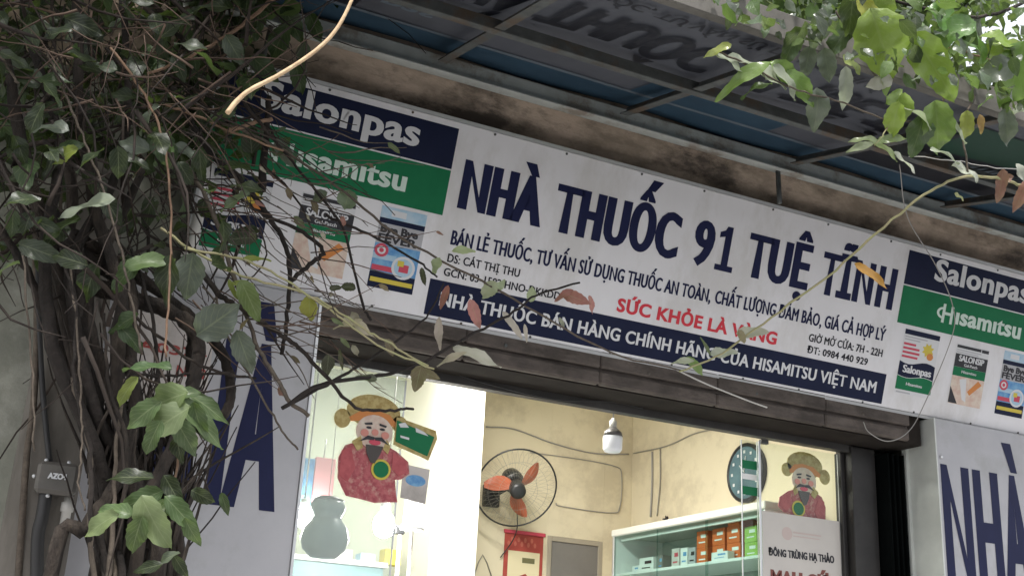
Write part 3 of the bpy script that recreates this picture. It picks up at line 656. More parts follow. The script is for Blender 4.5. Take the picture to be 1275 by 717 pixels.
g = MB(); g.lathe([(.070,.2585),(.074,.262),(.045,.276),(.012,.280)]); g.build('cap', M['blackplastic'], GO)
g = MB(); g.tube([(0,0,.28),(0,0,.95)],.002,5); g.build('cord', M['greycable'], GO)

def lit_bulb(px, py, y, watt, lab, r=.045):
    p = V(px,py,y)
    T = thing('lit_bulb', lab, 'light bulb', (p.x,y,p.z))
    g = MB(); g.lathe([(.012,-r),(r*.75,-r*.7),(r,0),(r*.9,r*.7),(r*.5,r*1.2)],n=16); g.build('globe', M['lit'], T)
    g = MB(); g.lathe([(r*.5,r*1.21),(r*.45,r*1.9),(r*.3,r*2.2)],n=12); g.build('socket', M['whitebox'], T)
    g = MB(); g.tube([(0,0,r*2.2),(0,.0,3.75-p.z)],.004,5); g.build('cord', M['greycable'], T)
    L = bpy.data.lights.new('bulb_light','POINT'); L.energy = watt; L.color = (1,.97,.90); L.shadow_soft_size = r*1.1
    lo = bpy.data.objects.new('bulb_light', L); COL.objects.link(lo); lo.parent = T; lo.location = (0,-.0,-r*1.4)
lit_bulb(377,645,.96,4.5,'bare glaring bulb at the left edge of the doorway beside the gourd',.042)
lit_bulb(478,655,1.55,8,'bare glaring bulb hanging in front of the rear shelf, right of the gourd',.06)
# shelf at the rear left with goods
SH = thing('display_shelf', 'teal glass fronted shelf unit low at the left back of the shop', 'shelf', (.05,2.35,.012))
g = MB(); g.box((-.8,-.2,0),(.55,.2,2.22), bev=.004); g.build('carcass', M['teal'], SH)
g = MB(); g.box((-.82,-.22,2.2205),(.57,.2,2.25), bev=.003); g.build('top_board', M['whitebox'], SH)
for i,z in enumerate((1.2,1.6,2.0)):
    g = MB(); g.box((-.78,-.235,z),(.53,-.205,z+.02)); g.build('shelf_edge', M['alu'], SH)
p = V(485,695,2.2)
for i,(px,wd,h,m,lab) in enumerate(((486,.10,.09,'pyellow','yellow carton on the rear shelf below the right bulb'),(425,.10,.06,'whitebox','white flat carton on the rear shelf beneath the gourd'),(455,.09,.05,'psky','pale blue flat carton between the white and yellow ones'))):
    q = V(px,690,2.25); g = MB(); g.box((-wd/2,-.05,0),(wd/2,.05,h), bev=.002); o = g.build('carton', M[m]); o.location = (q.x,2.25,2.2625); tag(o, lab, 'carton', 'cartons on the rear shelf')
p = V(513,660,1.5)
LP = thing('floor_lamp', 'white shaded lamp on a thin dark pole left of the bright column', 'lamp', (p.x,1.5,.012)); zt = p.z
g = MB(); g.lathe([(.13,0),(.13,.015),(.02,.03)]); g.build('base', M['blackplastic'], LP)
g = MB(); g.tube([(0,0,.0305),(0,0,zt-.012)],.010,8); g.build('pole', M['greycable'], LP)
g = MB(); g.lathe([(.062,zt-.01),(.064,zt+.006),(.052,zt+.02),(.05,zt+.17),(.045,zt+.18)]); g.build('shade', M['whitebox'], LP)
p = V(498,668,1.7)
PO = thing('display_stand', 'thin grey pole stand with a small head behind the floor lamp', 'stand', (p.x,1.7,.012))
g = MB(); g.lathe([(.12,0),(.12,.012),(.02,.025)]); g.build('base', M['blackplastic'], PO)
g = MB(); g.tube([(0,0,.0255),(0,0,p.z)],.012,8); g.build('pole', M['greycable'], PO)
g = MB(); g.box((-.035,-.02,p.z+.0005),(.02,.02,p.z+.045), bev=.006); g.build('head', M['blackplastic'], PO)

# ================================================================ FAN
fd = Vector((-.16,-.80,-.50)).normalized()
fp = V(643,607,2.52)
F_ = thing('wall_fan', 'black caged wall fan with orange blades on the cream back wall', 'fan', fp)
fM = fd.to_track_quat('Z','Y').to_matrix().to_4x4()
r = .27
g = MB(); g.tube([fM @ Vector((r*math.cos(2*PI*k/48), r*math.sin(2*PI*k/48), 0)) for k in range(49)],.006,6,cap=False); g.build('cage_rim', M['blackplastic'], F_)
g = MB()
for k in range(44):
    a = 2*PI*k/44
    for sgn in (1,-1):
        g.tube([fM @ Vector((rr*math.cos(a), rr*math.sin(a), sgn*zz)) for rr, zz in ((.055,.065),(.13,.062),(.21,.045),(r,.0))],.0007,3,cap=False)
for sgn, rr, zz in ((1,.13,.062),(1,.20,.048),(-1,.15,.060)):
    g.tube([fM @ Vector((rr*math.cos(2*PI*k/40), rr*math.sin(2*PI*k/40), sgn*zz)) for k in range(41)],.0010,3,cap=False)
g.build('cage_wires', M['cage'], F_)
for k, an in enumerate((160, 40, 275)):
    g = MB(); a0 = math.radians(an); pts = []
    for i in range(9):
        t = i/8; rr = .045+.175*t; wd = .048+.030*math.sin(PI*t)-.03*t**3; sw = .35*t
        for s_ in (-1, 0, 1):
            a = a0+sw+s_*wd/(rr+.05)*.9
            pts.append(fM @ Vector((rr*math.cos(a), rr*math.sin(a), s_*.022*(1-.3*t)+.004*(1-s_*s_))))
    for i in range(8):
        for j in range(2): g.face([pts[i*3+j],pts[i*3+j+1],pts[i*3+j+4],pts[i*3+j+3]],0,True)
    g.build('blade', M['orange_blade'], F_)
g = MB(); g.lathe([(.050,-.03),(.055,.02),(.052,.066),(.035,.074),(.01,.076)],fM); g.build('hub', M['blackplastic'], F_)
g = MB(); g.lathe([(.03,-.20),(.065,-.19),(.075,-.12),(.07,-.075),(.04,-.066)],fM); g.build('motor', M['blackplastic'], F_)
bq = fM @ Vector((0,0,-.15))
g = MB(); wl = Vector((-.04,2.84-fp.y,-.02)); g.tube([bq, bq+Vector((-.02,.06,-.06)), wl+Vector((0,-.05,0))],.02,8); g.box((wl.x-.06,wl.y-.05,wl.z-.075),(wl.x+.055,wl.y,wl.z+.075), bev=.008); g.build('wall_mount', M['blackplastic'], F_)
g = MB(); g.tube(spline([bq+Vector((.02,0,-.08)),(.10,.16,-.2),(.13,.28,-.30),(.06,.315,-.42)]),.004,5); g.build('cord', M['cable'], F_)

# ================================================================ WALL THINGS
a, b = V(630,657,2.835), V(678,660,2.835)
c = (a.x+b.x)/2
CA = thing('scroll_calendar', 'red hanging scroll with cream sheet below the fan', 'calendar', (c,2.843,2.635), (PI/2,0,0)); hw = (b.x-a.x)/2
g = MB(); g.box((-hw,-.75,-.006),(hw,.0,-.002)); g.build('backing', mat('scroll_red',(.42,.07,.05),.6,(.34,.05,.04),12), CA)
g = MB(); g.box((-hw-.01,-.012,-.004),(hw+.01,.012,.012), bev=.003); g.build('rod', M['pred'], CA)
g = MB(); g.rect(-hw+.03,-.66,hw-.025,-.125,.0005); g.build('sheet', mat('cream_sheet',(.72,.64,.42),.6), CA)
g = MB()
for k in range(9): g.face([(-hw+.03+k*.025+.011*math.cos(q*PI/3),-.07+(.022 if k%2 else -.008)+.018*math.sin(q*PI/3),.0006) for q in range(6)])
g.build('pattern', mat('scroll_pattern',(.50,.14,.10),.6), CA)
g = MB(); g.rect(-.01,-.20,.085,-.165,.0011); g.build('label_strip', mat('olive_print',(.16,.15,.07),.6), CA)
g = MB()
sw = [[(-.075,-.335),(-.03,-.29),(.02,-.27),(.035,-.285),(-.01,-.31),(-.05,-.345)],[(-.10,-.52),(-.085,-.40),(-.06,-.36),(-.05,-.38),(-.07,-.44),(-.085,-.53)],[(.0,-.56),(-.012,-.42),(.01,-.37),(.03,-.37),(.012,-.44),(.02,-.56)]]
for o in sw: g.face([(x,y,.0011) for x,y in o])
letters(g,'ài',.035,.105,-.52,.11,.005,.003,z=.0011,slant=.15); g.build('calligraphy', mat('calligraphy_red',(.36,.05,.035),.6), CA)

CK = thing('wall_clock', 'round blue faced wall clock with dark rim behind the narrow glass panel', 'clock', (2.698,1.47,2.96))
cm = Matrix.Rotation(-PI/2,4,'Y'); r = .185
g = MB(); g.lathe([(r,0),(r,.03),(r-.008,.036),(r-.022,.030),(r-.022,.0285)],cm,36); g.build('rim', M['blackplastic'], CK)
g = MB(); g.lathe([(r-.0225,.0287),(r-.0225,.0295)],cm,36,smooth=False); g.build('dial', M['clockface'], CK)
for k in range(12):
    g = MB(); an = k*PI/6; q = cm @ Vector((.13*math.cos(an),.13*math.sin(an),.0305)); g.box((q.x-.0005,q.y-.009,q.z-.009),(q.x+.0005,q.y+.009,q.z+.009)); g.build('hour_mark', M['offwhite'], CK)
g = MB(); g.tube([(-.032,0,0),(-.032,.05,.05)],.004,4); g.build('hand', M['offwhite'], CK); g = MB(); g.tube([(-.036,0,0),(-.036,-.02,.10)],.003,4); g.build('hand', M['offwhite'], CK)

# display cabinet along the right wall
XF = 2.30
DC = thing('display_cabinet', 'glass fronted medicine cabinet with white top along the right wall', 'cabinet', (2.5,1.6,.012))
cx, cy, cz = 2.5, 1.6, .012
def cb(name, a, b_, m, bev=.0): 
    g = MB(); g.box((a[0]-cx,a[1]-cy,a[2]-cz),(b_[0]-cx,b_[1]-cy,b_[2]-cz), bev=bev); return g.build(name, m, DC)
y0, y1 = .80, 2.42
cb('top_board',(XF-.012,y0-.01,2.615),(2.698,y1+.01,2.66),mat('cabinet_white',(.66,.66,.60),.45),.006)
cb('back_panel',(2.675,y0,.012),(2.698,y1,2.614),mat('cabinet_back',(.30,.34,.31),.6))
cb('end_panel',(XF,y1-.02,.012),(2.6745,y1,2.614),M['whitebox']); cb('end_panel',(XF,y0,.012),(2.6745,y0+.02,2.614),M['whitebox'])
for z in (2.375,2.05,1.7,1.3,.8,.1): cb('shelf_board',(XF+.012,y0+.021,z-.018),(2.674,y1-.021,z),M['whitebox'],.002)
cb('frame_post',(XF-.008,y1-.022,.012),(XF+.010,y1-.0005,2.6145),M['alu'],.002)
for i in range(3):
    ya = y0+.01+i*.53; cb('glass_pane',(XF-.006+.005*(i%2),ya,.1),(XF-.003+.005*(i%2),ya+.55,2.612),M['cabglass'])
cb('light_strip',(XF+.03,y0+.05,2.585),(XF+.05,y1-.05,2.6),M['whitebox'])
bx = [ # y, width(y), height, depth, stack z, material, label
 (2.31,.09,.055,.10,0,'whitebox','small white box at the far end of the top cabinet shelf'),
 (2.17,.16,.095,.12,0,'whitebox','wide white box with dark print near the far end of the cabinet shelf'),
 (2.02,.05,.10,.10,0,'greydoor','narrow grey box standing beside the wide white printed box'),
 (1.83,.09,.125,.12,0,'notice','off white box with a pink stripe in the middle of the cabinet shelf'),
 (1.74,.07,.12,.12,0,'whitebox','white upright box just left of the box with a dark stripe'),
 (1.655,.07,.115,.12,0,'pgrey','grey upright box with dark stripe beside the orange boxes'),
 (1.53,.11,.10,.14,0,'orangebox','bottom orange box of the leftmost orange stack'),
 (1.53,.11,.10,.14,.101,'orangebox','top orange box of the leftmost orange stack'),
 (1.36,.13,.10,.14,0,'orangebox','bottom orange box of the middle orange stack'),
 (1.36,.13,.10,.14,.101,'orangebox','upper orange box of the middle orange stack'),
 (1.215,.13,.10,.14,0,'orangebox','bottom orange box of the tallest orange stack near the clock'),
 (1.215,.13,.10,.14,.101,'orangebox','middle orange box of the tallest orange stack near the clock'),
 (1.215,.11,.06,.14,.202,'orangebox','smaller orange box topmost on the tallest orange stack'),
 (1.05,.12,.09,.14,0,'lime','lower lime green box near the cabinet door end'),
 (1.05,.12,.09,.14,.091,'lime','upper lime green box stacked near the cabinet door end'),
 (1.27,.16,.05,.05,0,'whitebox','flat white packet lying in front of the orange boxes')]
for i,(yy,wd,h,dp,z,m,lab) in enumerate(bx):
    T = thing('medicine_box', lab, 'box', (XF+.16 if dp > .06 else XF+.055, yy, 2.3755+z), (0,0,random.uniform(-.05,.05)), 'medicine boxes on the cabinet shelf')
    g = MB(); g.box((-dp/2,-wd/2,0),(dp/2,wd/2,h), bev=.002); g.build('carton', M[m], T)
    g = MB(); X = -dp/2-.0008
    lm = M['whitebox'] if m in ('orangebox','lime') else (M['pblack'] if i in (1,5) else M['pred'] if i == 3 else M['pblue'])
    g.face([(X,-wd*.38,h*.58),(X,-wd*.38,h*.78),(X,wd*.1,h*.78),(X,wd*.1,h*.58)]); g.face([(X,-wd*.3,h*.28),(X,-wd*.3,h*.36),(X,wd*.3,h*.36),(X,wd*.3,h*.28)]); g.build('box_print', lm, T)
# second-shelf goods, mostly dark
for i,yy in enumerate((1.25,1.45,1.9)):
    g = MB(); g.box((-.06,-.08,0),(.06,.08,.07), bev=.002); o = g.build('carton', M['whitebox' if i != 2 else 'psky']); o.location = (XF+.12,yy,2.0505); tag(o, ['white carton on the second cabinet shelf below the lime boxes','white carton on the second cabinet shelf below the orange boxes','pale blue carton on the second cabinet shelf near the far end'][i], 'carton')
# small dark sprig lying on the cabinet top
g = MB(); p0 = Vector((2.40,1.93,2.668))
for d in ((.0,.05,.03),(-.02,-.04,.035),(.01,.03,.05),(.02,-.06,.01)): g.tube([p0,p0+Vector(d)*.6+Vector((0,0,.01)),p0+Vector(d)],[.012,.003],5)
tag(g.build('dark_sprig', M['darkbark']), 'small dark dried sprig lying on top of the white cabinet', 'ornament')
# unlit bulb hanging under the lintel
p = V(763,545,.78)
HB = thing('hanging_bulb', 'unlit white bulb with grey cone collar hanging under the lintel', 'light bulb', (p.x,.78,p.z-.045))
g = MB(); g.lathe([(.012,-.034),(.040,-.030),(.050,-.015),(.052,.045),(.050,.052)]); g.build('globe', M['bulbglass'], HB)
g = MB(); g.lathe([(.052,.0525),(.046,.075),(.028,.092),(.022,.098)]); g.build('collar', M['bulbcap'], HB)
g = MB(); g.lathe([(.019,.0985),(.019,.135),(.010,.142),(.008,.150)]); g.build('socket', M['pvc'], HB)
g = MB(); g.tube([(0,0,.15),(.004,0,.5),(0,0,3.75-p.z+.045)],.004,5); g.build('cord', M['greycable'], HB)
# ceiling tubes that light the shop
TL = thing('ceiling_tube_light', 'long lit tube lamp hung just under the shop ceiling', 'lamp', (.80,1.35,3.60))
g = MB(); g.box((-.03,-.6,.02),(.03,.6,.05), bev=.004); g.build('housing', M['whitebox'], TL)
for q in (-.4,.4):
    g = MB(); g.tube([(0,q,.0505),(0,q,.15)],.004,5); g.build('cord', M['greycable'], TL)
g = MB(); g.tube([(0,-.58,-.0),(0,.58,-.0)],.016,10); g.build('tube', M['tube'], TL)
L = bpy.data.lights.new('tube_light','AREA'); L.shape = 'RECTANGLE'; L.size = .06; L.size_y = 1.15; L.energy = 41; L.color = (1,.975,.93)
lo = bpy.data.objects.new('tube_light', L); COL.objects.link(lo); lo.parent = TL; lo.location = (0,0,-.03)

# cables and lines
def cable(name, pts, rad, m, lab, n=8, cat='cable', sides=6):
    g = MB(); g.tube(spline(pts, n), rad, sides); return tag(g.build(name, m), lab, cat)
yb = 2.842
cable('wall_cable', [V(605,531,2.835),V(640,534,yb),V(690,552,yb),V(740,564,yb),V(783,565,yb-.005)],.0048,M['greycable'],'grey cable sagging along the back wall above the fan')
cable('wall_cable', [VX(789,564,2.694),VX(830,555,2.694),VX(870,538,2.694),VX(925,529,2.694)],.005,M['cage'],'dark cable along the right wall rising from the corner')
cable('wall_cable', [VX(812,562,2.692),VX(812,600,2.692),VX(810,643,2.692)],.007,M['greycable'],'vertical conduit on the right wall nearest the corner')
cable('wall_cable', [VX(822,558,2.692),VX(822,600,2.692),VX(818,642,2.692)],.005,M['cage'],'second vertical conduit on the right wall beside the first')
cable('wall_cable', [V(660,563,yb),V(720,571,yb),V(765,580,yb),V(774,590,yb),V(772,630,yb),V(760,638,yb),V(700,630,yb),V(692,626,yb)],.0035,M['greycable'],'thin pale wire looping on the back wall right of the fan')
cable('wire_hanger', [V(590,717,yb),V(601,690,yb),V(612,717,yb)],.004,M['cage'],'bent wire triangle hanging on the back wall left of the scroll',2,'hanger')
cable('lintel_wire', [V(560,462,.54),V(600,476,.53),V(690,497,.53),V(760,500,.53),V(800,508,.53)],.0035,M['cable'],'dark wire drooping under the soffit above the column')
cable('sign_wire', [V(842,460,.23),V(880,478,.235),V(930,498,.24),V(955,507,.24)],.004,M['whitecable'],'pale wire lying along the lintel boards')
cable('sign_wire', [V(1075,525,.20),V(1082,538,.19),V(1105,549,.18),V(1130,538,.17),V(1150,505,.13),V(1185,420,-.12),V(1186,380,-.20),V(1165,330,-.25),V(1130,270,-.35),V(1120,205,-.6)],.0028,M['greycable'],'pale wire looping from the gate corner up over the right end of the sign')

# ================================================================ STREET SIDE FURNITURE
UPo = thing('utility_post', 'grey concrete post behind the vine at the left edge', 'post', (-1.47,.06,0))
g = MB(); g.lathe([(.125,0),(.12,1.5),(.112,3.3),(.105,3.42)],n=20); g.build('shaft', M['pole'], UPo)
p = V(71,596,-.11)
JB = thing('junction_box', 'small grey brown junction box with white letters fixed to the post', 'box', (p.x,-.11,p.z), (0,0,-.12))
g = MB(); g.box((-.068,-.03,-.055),(.068,.045,.055), bev=.014); g.build('case', M['junction'], JB)
g = MB(); g.box((-.058,-.0345,-.044),(.058,-.0302,.044), bev=.003); g.build('lid', M['junction'], JB)
g = MB(); letters(g,'AZO4',-.030,.032,-.006,.020,.0015,.001); g.build('lettering', M['offwhite'], JB, Matrix.Translation((0,-.0352,0)) @ Matrix.Rotation(PI/2,4,'X'))
for q in ((-.045,.058),(.03,.058),(-.075,.0),(-.02,-.062)):
    g = MB(); g.lathe([(.007,-.006),(.007,.004),(.003,.006)],Matrix.Translation((q[0],-.012,q[1])) @ Matrix.Rotation(PI/2,4,'X'),8); g.build('screw', M['alu'], JB)
cable('conduit', [V(57,614,-.10),V(52,645,-.11),V(47,670,-.10),V(46,740,-.08),V(48,900,-.05)],.022,M['cable'],'thick black conduit running down from the junction box')
cable('post_cable', [V(46,250,-.05),V(47,360,-.065),V(52,470,-.07),V(57,530,-.075),V(62,576,-.09)],.010,M['cable'],'black cable entering the junction box from above',6)
cable('post_cable', [V(40,240,-.05),V(46,380,-.06),V(42,500,-.06),V(34,560,-.06),V(28,640,-.06),V(20,760,-.05)],.012,M['twig'],'brown cable running down the left side of the post',6)
cable('pvc_pipe', [V(250,255,.10),V(241,290,.11),V(231,320,.12)],.021,M['pvc'],'short white plastic pipe behind the twigs at the left end of the sign',4,'pipe',10)
PF = thing('pipe_fitting', 'white plastic pipe fitting under the junction box', 'pipe', V(84,630,-.09))
g = MB(); g.lathe([(.016,-.12),(.016,-.02),(.022,-.018),(.022,.012),(.016,.014),(.016,.035)],n=12); g.build('body', M['pvc'], PF)

# ================================================================ PLANTS
def leaf(mb, base, axis, nrm, L, W, col, droop=.25, fold=.25, n=6, wav=.0, cup=0.0, cols=2, ser=0.0):
    """one leaf blade from base along axis; grid of n x (2*cols) with a midrib fold, droop and wavy margin"""
    a = axis.normalized(); nn = (nrm - a*nrm.dot(a))
    nn = nn.normalized() if nn.length > 1e-5 else a.orthogonal().normalized()
    s = a.cross(nn); b0 = len(mb.v); ph = random.uniform(0, 6.28); ph2 = random.uniform(0, 6.28)
    p = Vector(base); d = a.copy(); up = nn.copy()
    m = 2*cols+1
    tw = random.uniform(-.3,.3)
    for i in range(n+1):
        t = i/n
        wd = W*.5*(math.sin(PI*min(1,t**.72))**.85)*(1 if t < 1 else 0)+.0008
        if ser and 0 < i < n: wd *= 1+ser*(1 if i % 2 else -1)
        ca = math.cos(tw*t); sa = math.sin(tw*t); sv = s*ca+up*sa; uv_ = up*ca-s*sa
        for j in range(m):
            u = (j-cols)/cols
            z = abs(u)*fold*wd*1.0 + wav*W*math.sin(5.0*t*2+ph+(2.2 if u > 0 else 0))*abs(u)**1.5 - cup*wd*u*u
            q = p + sv*(u*wd) + uv_*z
            k = len(mb.v); mb.v.append(tuple(q)); mb.uv[k] = (u, t)
            f = 1+random.uniform(-.08,.08); mb.c[k] = tuple(min(1,x*f) for x in col)
        ang = -droop/n*(1+.6*math.sin(ph2+3*t)); d2 = (d*math.cos(ang)+up*math.sin(ang)).normalized(); up = (up*math.cos(ang)-d*math.sin(ang)).normalized(); d = d2
        p = p + d*(L/n)
    for i in range(n):
        for j in range(m-1):
            mb.f.append((b0+i*m+j, b0+i*m+j+1, b0+(i+1)*m+j+1, b0+(i+1)*m+j)); mb.m.append(0); mb.sm.append(True)
def rnd(s=1.0): return Vector((random.uniform(-s,s),random.uniform(-s,s),random.uniform(-s,s)))
def pleaf(mb, px, py, y, Lpx, ang, ratio, col, face=.8, droop=.55, wav=.13, fold=.38, n=12, ser=.05, dp=0.0):
    """a leaf seen in the photo: its centre, depth, length and pointing angle (degrees, 0 right, -90 down)"""
    c = V(px,py,y); dist = (c-CAM).dot(FWD); L = Lpx*dist/FPX; a = math.radians(ang)
    ax = RIGHT*math.cos(a)+UP*math.sin(a)+FWD*dp
    nr = (-FWD*face+UP*(1-face)*1.2+rnd(.25)).normalized()
    leaf(mb, c-ax.normalized()*L*.5, ax, nr, L, L*ratio, col, droop, fold, n, wav, .15, 2, ser)
C_dk = (.016,.026,.014); C_md = (.040,.072,.028); C_lt = (.13,.20,.075); C_yl = (.22,.27,.05); C_gr = (.13,.155,.125); C_pale = (.30,.34,.26); C_wh = (.55,.56,.48); C_pk = (.36,.13,.13); C_dry = (.30,.22,.13); C_or = (.62,.30,.06)  # C_pale and C_wh hold sky reflection on glossy leaves as colour

# ---- the woody climber at the left
VI = thing('climbing_vine', 'woody climbing vine with a thick bundle of stems and sparse leaves at the left', 'vine', (-1.30,-.35,0)); VO = Matrix.Translation((1.30,.35,0))
def stem(pts, r0, r1, m='bark', name='stem', n=6, sides=7, wob=.12, parent=VI, off=VO):
    P = spline([V(*q) if not isinstance(q, Vector) else q for q in pts], n)
    k = len(P); P = [p + rnd(.004) for p in P]
    g = MB(); g.tube(P, [r0+(r1-r0)*i/(k-1) for i in range(k)], sides, wob=wob); return g.build(name, M[m], parent, off)
gr = lambda x, y: Vector((x, y, 0.0))
mains = [
 ([gr(-1.32,-.35),(150,740,-.40),(140,640,-.42),(118,520,-.42),(90,400,-.42),(60,300,-.45),(30,190,-.5),(5,60,-.6)],.040,.018),
 ([gr(-1.28,-.42),(190,740,-.48),(172,620,-.5),(152,540,-.5),(146,440,-.5),(150,360,-.5),(120,270,-.5),(100,130,-.55),(95,-30,-.6)],.034,.016),
 ([gr(-1.34,-.30),(115,740,-.36),(150,620,-.40),(100,480,-.40),(62,330,-.38),(20,240,-.38),(-30,150,-.4)],.030,.014),
 ([gr(-1.26,-.36),(215,740,-.40),(182,610,-.44),(132,480,-.46),(110,380,-.46),(135,300,-.44),(180,210,-.42)],.026,.014),
 ([gr(-1.33,-.48),(60,735,-.55),(108,655,-.55),(150,590,-.52),(168,500,-.5),(162,440,-.48),(165,380,-.46),(150,330,-.45),(90,290,-.45)],.024,.018),
 ([gr(-1.25,-.30),(170,740,-.34),(160,640,-.36),(140,560,-.36),(80,450,-.36),(70,360,-.34),(90,250,-.34),(60,120,-.36)],.030,.018),
 ([gr(-1.30,-.38),(150,740,-.44),(134,640,-.45),(108,540,-.46),(72,440,-.47),(40,350,-.48),(-10,270,-.5)],.022,.012),
 ([gr(-1.22,-.36),(205,735,-.42),(190,640,-.42),(176,560,-.4),(172,500,-.4),(150,440,-.4)],.020,.012),
 ([gr(-1.27,-.40),(165,735,-.50),(168,650,-.52),(215,560,-.52),(240,480,-.5),(246,420,-.48),(210,385,-.46),(168,372,-.44),(90,345,-.42)],.020,.026),
 ([(136,640,-.46),(118,560,-.5),(65,430,-.52),(58,300,-.52),(75,180,-.52),(40,60,-.5)],.028,.014),
 ([(160,600,-.44),(110,480,-.50),(88,330,-.48),(140,230,-.48),(160,120,-.5),(150,-20,-.5)],.022,.012),
 ([(150,330,-.40),(180,350,-.40),(225,385,-.42),(262,420,-.44),(283,455,-.46),(288,490,-.47),(278,520,-.48)],.024,.016),
 ([(90,350,-.42),(150,368,-.42),(200,386,-.44),(240,400,-.46),(262,425,-.48)],.026,.014),
 ([(70,300,-.42),(130,330,-.42),(160,366,-.42)],.038,.03),
 ([(60,270,-.44),(95,330,-.44),(105,420,-.44),(120,520,-.44)],.042,.03),
 ([(236,560,-.36),(238,500,-.36),(236,455,-.36),(238,415,-.38)],.016,.014),
 ([(212,560,-.40),(185,520,-.40),(165,470,-.40),(140,430,-.40)],.010,.007),
]
for i, (p, a, b) in enumerate(mains): stem(p, a, b, 'darkbark' if i in (9,10,13,14) else 'bark')
for k in range(15):                                     # thin stems plaited round the thick ones
    x0 = random.uniform(118,170); pts_ = [(x0,740,random.uniform(-.58,-.36))]; px = x0+random.uniform(-10,10); yy = random.uniform(-.62,-.42)
    for py in (650,560,470,390,310,230):
        px += random.gauss(-8,11) + (12 if px < 55 else 0); pts_.append((max(px,112) if py > 500 else px,py,yy+random.uniform(-.03,.03)))
    r_ = random.uniform(.005,.013); stem(pts_[:random.choice((4,5,6,7))], r_, r_*.5, random.choice(('bark','darkbark','darkbark','twig')), sides=6)
# bare branches reaching over the sign and doorway
br = [
 ([(225,290,-.5),(265,358,-.55),(293,380,-.56),(325,400,-.58),(355,420,-.6),(380,440,-.62),(410,474,-.64),(444,507,-.66),(487,511,-.66),(515,508,-.66)],.011,.0045,'bark'),
 ([(230,200,-.5),(262,260,-.52),(292,345,-.55),(318,425,-.56),(345,470,-.57),(362,500,-.58),(386,517,-.58)],.008,.007,'twig'),
 ([(366,500,-.55),(425,468,-.56),(475,438,-.57),(530,395,-.58),(552,352,-.6)],.007,.003,'darkbark'),
 ([(352,508,-.6),(400,478,-.6),(470,468,-.58),(520,455,-.57),(580,420,-.55),(640,388,-.52),(668,368,-.5),(722,352,-.5)],.008,.004,'darkbark'),
 ([(200,285,-.6),(250,318,-.6),(300,343,-.62),(357,358,-.63),(410,380,-.65),(444,404,-.66),(480,424,-.66),(534,457,-.66)],.0048,.0036,'greenstem'),
 ([(230,310,-.6),(300,322,-.62),(355,348,-.63),(410,385,-.65),(470,428,-.66),(540,460,-.66)],.0044,.0034,'greenstem'),
 ([(270,150,-.4),(340,180,-.42),(430,240,-.44),(500,297,-.46),(600,350,-.48),(680,395,-.5),(760,438,-.5),(850,462,-.5)],.0058,.0036,'twig'),
 ([(215,110,-.4),(262,190,-.42),(293,217,-.42),(318,246,-.42),(343,282,-.42),(358,315,-.42),(361,345,-.42),(357,398,-.42),(352,440,-.42)],.012,.007,'darkbark'),
 ([(362,350,-.42),(385,330,-.42),(402,312,-.42),(370,285,-.42),(330,268,-.42),(290,240,-.40)],.010,.006,'darkbark'),
 ([(300,120,-.4),(333,157,-.4),(355,190,-.42),(388,232,-.43),(425,283,-.44),(450,374,-.45),(463,400,-.45)],.0055,.005,'darkbark'),
 ([(335,120,-.38),(331,170,-.38),(326,237,-.38)],.010,.016,'darkbark'),
 ([(405,268,-.42),(460,292,-.44),(520,326,-.46),(545,345,-.47)],.006,.0035,'darkbark'),
 ([(58,60,-.7),(84,127,-.7),(110,187,-.7),(130,240,-.7),(151,314,-.7),(164,374,-.7),(177,440,-.7)],.0042,.004,'twig'),
 ([(138,60,-.75),(175,110,-.75),(200,165,-.75),(212,235,-.75),(213,300,-.75),(208,400,-.75),(206,445,-.75)],.0042,.0036,'tanstem'),
 ([(-5,60,-.7),(10,85,-.7),(22,105,-.7)],.005,.004,'twig'),
 ([(28,320,-.6),(36,400,-.6),(41,480,-.6),(42,560,-.6)],.0035,.003,'twig'),
 ([(160,-5,-.6),(205,30,-.6),(243,65,-.6),(290,112,-.58),(325,155,-.56),(350,185,-.55)],.0085,.006,'bark'),
 ([(345,-5,-.65),(300,32,-.65),(242,68,-.65),(185,92,-.65)],.0075,.005,'tanstem'),
 ([(205,130,-.6),(245,145,-.6),(290,165,-.6),(352,187,-.6)],.0055,.004,'tanstem'),
 ([(282,165,-.55),(310,155,-.55),(338,148,-.55)],.009,.008,'tanstem'),
 ([(88,330,-.62),(97,420,-.62),(101,500,-.62),(102,560,-.62),(98,600,-.62),(106,635,-.62)],.0038,.0026,'twig'),
 ([(168,395,-.55),(200,420,-.55),(250,455,-.55),(305,470,-.55)],.006,.005,'bark'),
 ([(155,465,-.5),(200,468,-.5),(260,465,-.5),(318,470,-.5)],.005,.004,'darkbark'),
 ([(265,358,-.5),(285,420,-.5),(330,500,-.52),(355,540,-.52),(372,560,-.52)],.004,.0035,'twig'),
 ([(200,640,-.7),(230,610,-.7),(250,590,-.7),(262,615,-.7)],.004,.003,'bark'),
 ([(215,500,-.72),(222,560,-.72),(215,610,-.72),(190,640,-.72)],.004,.003,'tanstem'),
]
for p, a, b, m in br: stem(p, a, b, m, 'branch', 6, 6, .08)
